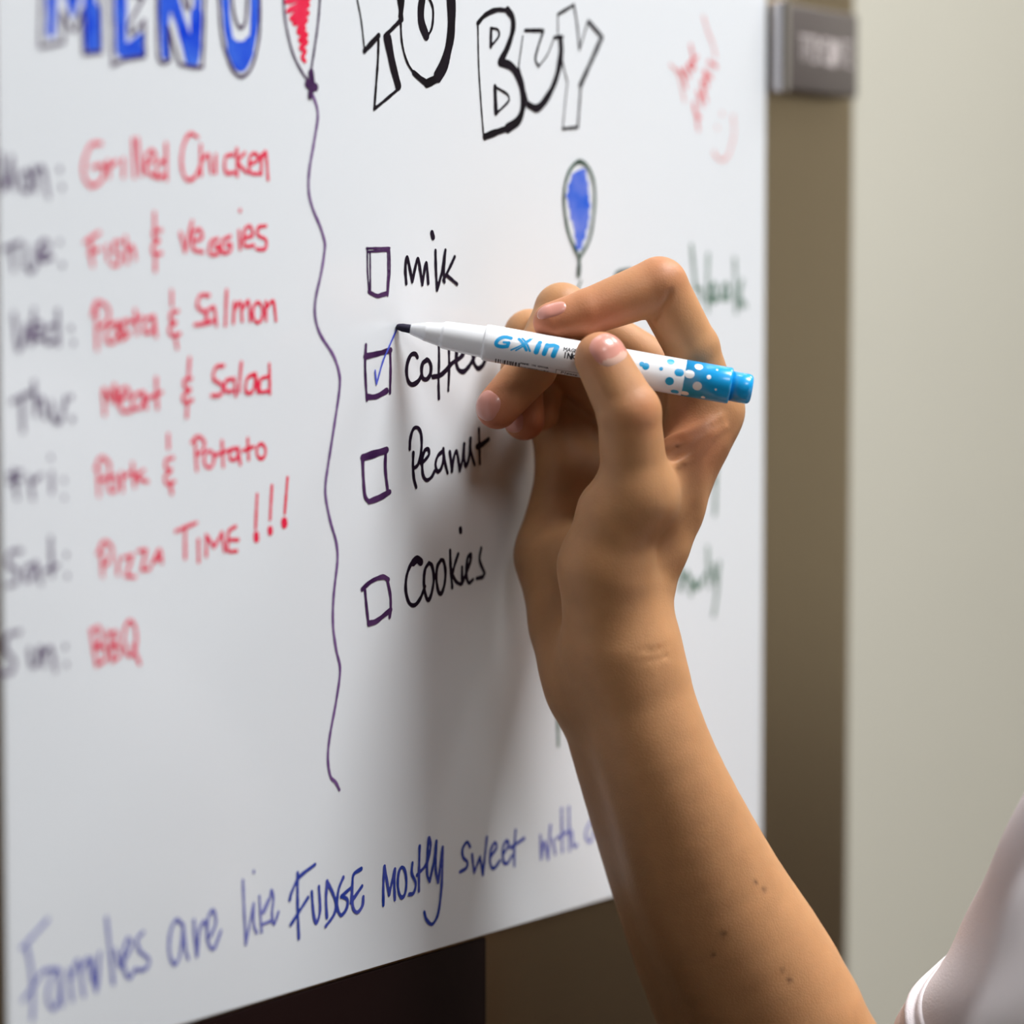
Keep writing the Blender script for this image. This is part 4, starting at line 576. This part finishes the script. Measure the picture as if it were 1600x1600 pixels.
def nail(nm, c, nrm, tip, w, l):
    c = np.array(c); nrm = np.array(nrm); tip = np.array(tip)
    tip = tip - nrm * (tip @ nrm); tip /= np.linalg.norm(tip); side = np.cross(nrm, tip)
    nr, na = 9, 36
    pts = []
    for i in range(nr + 1):
        for a in range(na):
            th = 2 * math.pi * a / na; r = i / nr
            cx, cy = math.cos(th), math.sin(th)
            e = 2.6
            q = (abs(cx) ** e + abs(cy) ** e) ** (-1 / e) * r
            pts.append((q * cx, q * cy, r))
    pts = np.array(pts)
    P0 = c + side * (pts[:, :1] * w / 2) + tip * (pts[:, 1:2] * l / 2) + nrm * 11
    p = P0.copy()
    for _ in range(40):
        p -= nrm * np.clip(hand_sdf(p), -1, 3)[:, None] * .8
    # nail plate: a little above the flesh in the middle, let into it at the rim
    p += nrm * (.38 - .62 * pts[:, 2:3] ** 6)
    n = len(p); fs_ = []
    for i in range(nr):
        for a in range(na):
            b = (a + 1) % na
            fs_.append((i*na+a, (i+1)*na+a, (i+1)*na+b, i*na+b))
    me_ = mesh('fingernail', [W3(q) for q in p], fs_)
    o = link('fingernail', me_, [M['nail'], M['nail_free']], body)
    for pl in me_.polygons:
        i = pl.index // na; a = pl.index % na
        y = pts[i * na + a][1]
        if y > .80 and nm != 'thumb': pl.material_index = 1
        if nm == 'thumb' and y < -.45 : pl.material_index = 1
    o['label'] = 'pink fingernail of the ' + (nm if nm == 'thumb' else nm + ' finger')
for row in HD['nails']:
    nail(*row)

# shirt: sleeve and trunk as one loose cloth surface
SL = [np.array(r, float) for r in HD['sleeve']]; TR = HD['torso']
ax = SL[1][:3] - SL[0][:3]; LSL = np.linalg.norm(ax); ax /= LSL
def folds(p):
    return 1.6 * np.sin(p @ np.array([.05, .03, .085]) + 1.2 * np.sin(p @ np.array([.03, -.05, .02]))) + .9 * np.sin(p @ np.array([-.09, .06, .11]) + 2)
def shirt_sdf(p):
    s = seg(p, SL[0][:3], SL[1][:3], SL[0][3], SL[1][3])
    t = None
    for rows in TR:
        e = chain(p, rows, 20); t = e if t is None else smin(t, e, 45)
    d = smin(s, t, 8) + folds(p)
    u = (p - SL[0][:3]) @ ax
    near = np.linalg.norm(p - SL[0][:3] - u[:, None] * ax, axis=1)
    d = np.maximum(d, np.where(near < 85, -u, -99))        # the sleeve ends at the hem
    hole = np.maximum(near - (SL[0][3] - 7.0), u - 30)    # the sleeve is hollow at the hem
    return np.maximum(d, -hole)
ap = np.array(HD['sleeve'] + [r for c in TR for r in c])
lo = (ap[:, :3] - ap[:, 3:]).min(0) - 8; hi = (ap[:, :3] + ap[:, 3:]).max(0) + 8
vs, fs = nets(shirt_sdf, lo, hi, 3.0, slack=16, newton=1)
sh_o = link('shirt', np_mesh('shirt', vs, fs), M['shirt'], pr)
tag(sh_o, 'off-white cotton shirt with a short sleeve')
# hem band: a doubled strip around the sleeve opening
e1 = np.cross(ax, [0, 0, 1]); e1 /= np.linalg.norm(e1); e2 = np.cross(ax, e1)
prof = [(6.0, -6.5), (-.6, -5.8), (-1.6, -2.0), (-1.6, 0.2), (-.6, 1.9), (3, 2.3), (9, 2.2), (14.5, 2.3), (16.6, 3.0), (18.2, 2.6), (19.0, 1.2), (20.4, .3), (22.4, .9), (23.8, .2), (24.5, -1.5)]
vs, fs = [], []
NA = 96
for u, dr in prof:
    for a in range(NA):
        th = 2 * math.pi * a / NA
        r = SL[0][3] + (SL[1][3] - SL[0][3]) * max(u, 0) / LSL + dr
        q = SL[0][:3] + ax * u + (e1 * math.cos(th) + e2 * math.sin(th)) * r
        q = q + (e1 * math.cos(th) + e2 * math.sin(th)) * (-folds(q[None])[0])
        vs.append(W3(q))
for i in range(len(prof) - 1):
    for a in range(NA):
        b = (a + 1) % NA
        fs.append((i*NA+a, i*NA+b, (i+1)*NA+b, (i+1)*NA+a))
me = mesh('sleeve_hem', vs, fs)
bm = bmesh.new(); bm.from_mesh(me); bmesh.ops.recalc_face_normals(bm, faces=bm.faces); bm.to_mesh(me); bm.free()
link('sleeve_hem', me, M['shirt'], sh_o)

# ------------------------------------------------------------------ marker
PA = PEN1 - PEN0; PL = np.linalg.norm(PA); PA /= PL
cdir = np.array([-783.15,-595.14,6.3]) - (PEN0 + PEN1) / 2
pn = cdir - PA * (cdir @ PA); pn /= np.linalg.norm(pn)        # towards the viewer side of the barrel
pu = np.cross(pn, PA); pu /= np.linalg.norm(pu)
if pu[2] < 0: pu = -pu
IMGL = math.hypot(557, 99)                                    # drawn length of the barrel in reference units
K = PL / IMGL
def on_pen(s, arc, r=6.03):
    """s along the barrel (mm), arc around it (mm, upwards from the viewer side)"""
    a = arc / 6.0
    q = PEN0 + PA * s + (pn * math.cos(a) + pu * math.sin(a)) * r
    return W3(q)
def lathe(name, prof, m, parent, n=64):
    vs, fs = [], []
    for s, r in prof:
        for k in range(n):
            a = 2 * math.pi * k / n
            vs.append(W3(PEN0 + PA * s + (pn * math.cos(a) + pu * math.sin(a)) * r))
    for i in range(len(prof) - 1):
        for k in range(n):
            j = (k + 1) % n
            fs.append((i*n+k, i*n+j, (i+1)*n+j, (i+1)*n+k))
    fs.append(tuple(range(n))[::-1]); fs.append(tuple(range((len(prof)-1)*n, len(prof)*n)))
    me = mesh(name, vs, fs)
    bm = bmesh.new(); bm.from_mesh(me); bmesh.ops.recalc_face_normals(bm, faces=bm.faces); bm.to_mesh(me); bm.free()
    o = link(name, me, m, parent)
    try:
        for p in me.polygons:
            if len(p.vertices) > 4: p.use_smooth = False
    except Exception: pass
    return o
mk = tag(empty('marker', W3(PEN0)), 'white and blue felt-tip marker held in the hand, its dark nib on the board', 'marker')
lathe('nib', [(0.15, .25), (.35, .7), (.9, 1.05), (2.2, 1.35), (4.9, 1.48), (5.6, 1.48)], M['nib'], mk)
lathe('tip_cone', [(5.0, 1.55), (5.1, 1.75), (9.7, 3.0), (9.8, 3.12), (10.6, 3.2), (15.0, 3.9), (15.6, 4.1), (15.8, 4.35), (16.4, 4.55), (29.4, 5.25), (29.6, 5.3)], M['white_plastic'], mk)
sb = (1069 - 618) / .985 * K
se = (1142 - 618) / .985 * K
br = lathe('barrel', [(29.5, 5.3), (29.6, 5.75), (30.1, 5.98), (31, 6.0), (sb, 6.0)], M['white_plastic'], mk)
bl = lathe('blue_end_band', [(sb, 6.0), (se - .9, 6.0), (se - .2, 5.9), (se, 5.5)], M['blue_plastic'], mk)
lathe('end_plug', [(se - .3, 4.95), (PL - 1.6, 4.95), (PL - .7, 4.7), (PL - .15, 4.1), (PL, 3.4)], M['blue_plastic'], mk, 14 * 4)
# print on the barrel
def pxy(x, y):
    """offset along / across the drawn barrel -> (s, arc)"""
    dx, dy = x - 618, y - 510; ca, sa = 557 / IMGL, 99 / IMGL
    s = (dx * ca + dy * sa) * K; d = (dx * sa - dy * ca) * K
    return s, 6.0 * math.asin(max(-.97, min(.97, d / 6.0)))
def discs(name, items, m, parent, r=6.03):
    vs, fs = [], []
    for (x, y, rad, ln) in items:
        s, a = pxy(x, y); n = 28; rings = [0.02, .2, .4, .6, .8, 1.0]
        k = len(vs)
        for f in rings:
            for i in range(n):
                th = 2 * math.pi * i / n
                vs.append(on_pen(s + f * K * (rad * math.cos(th) + (ln / 2 if math.cos(th) > 0 else -ln / 2)), a + rad * K * f * math.sin(th), r))
        for j in range(len(rings) - 1):
            for i in range(n):
                i2 = (i + 1) % n
                fs.append((k + j*n + i, k + (j+1)*n + i, k + (j+1)*n + i2, k + j*n + i2))
        fs.append(tuple(k + i for i in range(n)))
    return link(name, mesh(name, vs, fs), m, parent)
def c2(x, y, r, l=0): return (960 + x / 5., 380 + y / 5., r / 5., l / 5.)
discs('dot_print', [c2(658, 965, 33), c2(735, 1046, 18), c2(645, 1116, 36), c2(800, 990, 9), c2(788, 1142, 9), c2(692, 1203, 17), c2(585, 1022, 33, 12), c2(548, 1172, 26, 14)], M['white_plastic'], bl)
discs('dot_print', [c2(440, 925, 30), c2(365, 981, 15), c2(430, 1078, 34), c2(505, 1010, 29, 16), c2(472, 1160, 25, 14), c2(245, 962, 28), c2(215, 945, 20)], M['print_blue'], br)
PB = []
def pst(w, pts, ox, oy, sc):
    q = []
    for x, y in pts: q += list(pxy(ox + x / sc, oy + y / sc))
    return [w, q]
def put(name, m, strokes, r=6.04):
    vs, fs = ribbons(strokes, lambda s, a: on_pen(s, a, r), 0, 1, .07)
    return link(name, mesh(name, vs, fs), m, br)
g = lambda w, *pts: pst(w, pts, 600, 480, 5.333)
logo = [g(1.25, (1064, 260), (1015, 250), (968, 266), (942, 298), (950, 320), (990, 330), (1034, 327)), g(1.2, (1034, 327), (1046, 300)), g(.8, (1006, 294), (1050, 298)),
        g(1.0, (1132, 268), (1165, 305), (1192, 358)), g(.7, (1160, 262), (1195, 305), (1222, 366)), g(.5, (1225, 264), (1150, 318), (1066, 358)), g(.5, (1245, 262), (1170, 322), (1105, 362)),
        g(1.7, (1294, 322), (1274, 374)), g(1.3, (1308, 292), (1302, 300)),
        g(1.6, (1368, 318), (1340, 388)), g(1.5, (1372, 324), (1420, 318), (1446, 332)), g(1.7, (1446, 332), (1416, 404))]
put('logo_print', M['print_blue'], logo)
# small print: two short lines of capitals, a bar code and a boxed line
def caps(txt, x, y, w, h, sl_, sk=0.0):
    G = {'M': [[(0,0),(0,1),(.5,.4),(1,1),(1,0)]], 'A': [[(0,0),(.5,1),(1,0)],[(.2,.35),(.8,.35)]], 'G': [[(1,.85),(.5,1),(0,.5),(.5,0),(1,.2),(1,.45),(.6,.45)]], 'I': [[(.5,0),(.5,1)]], 'N': [[(0,0),(0,1),(1,0),(1,1)]], 'K': [[(0,0),(0,1)],[(1,1),(0,.45),(1,0)]],
         'D': [[(0,0),(0,1),(.7,.85),(.95,.5),(.7,.15),(0,0)]], 'E': [[(1,1),(0,1),(0,0),(1,0)],[(0,.5),(.8,.5)]], 'C': [[(1,.85),(.5,1),(0,.5),(.5,0),(1,.15)]], 'H': [[(0,0),(0,1)],[(1,0),(1,1)],[(0,.5),(1,.5)]], ' ': [],
         'P': [[(0,0),(0,1),(.9,.9),(.9,.5),(0,.45)]], 'l': [[(.5,0),(.5,1)]], 'e': [[(0,.35),(.9,.4),(.7,.7),(.1,.6),(.1,.1),(.9,.1)]], 'a': [[(.9,.65),(.2,.65),(.1,.2),(.8,.1),(.9,.65),(.95,0)]], 's': [[(.9,.65),(.2,.6),(.8,.3),(.1,.05)]]}
    out = []
    s0, a0 = pxy(x, y)
    for k, ch in enumerate(txt):
        for poly in G[ch]:
            for p, q in zip(poly[:-1], poly[1:]):
                f = lambda t: [s0 + (k * 1.28 + t[0] + sk * t[1]) * w, a0 + t[1] * h]
                out.append([sl_, f(p) + f(q)])
    return out
sm = caps('MAGN', 740 + 708/5., 380 + 842/5., .95, 1.3, .26) + caps('INK', 740 + 702/5., 380 + 893/5., 1.15, 1.75, .42)
sm += caps('MADE IN CHINA', 740 + 372/5., 380 + 943/5., .56, .8, .18) + caps('Please', 740 + 685/5., 380 + 1016/5., .72, 1.5, .24, .25)
s0, a0 = pxy(740 + 650/5., 380 + 985/5.); s1, a1 = pxy(740 + 640/5., 380 + 1015/5.)
sm += [[.14, [s0, a0, s0 + 12, a0]], [.14, [s0, a0, s0, a0 - 3.2]]]
rng = np.random.RandomState(5)
s0, a0 = pxy(740 + 180/5., 380 + 905/5.); s = s0
while s < s0 + 17.5:
    w = rng.choice([.16, .16, .3, .45]); short = s > s0 + 8.5
    sm.append([w, [s, a0 - (1.9 if short else 0), s, a0 - 4.3]]); s += w + rng.choice([.2, .25, .4])
put('small_print', M['print_black'], sm)
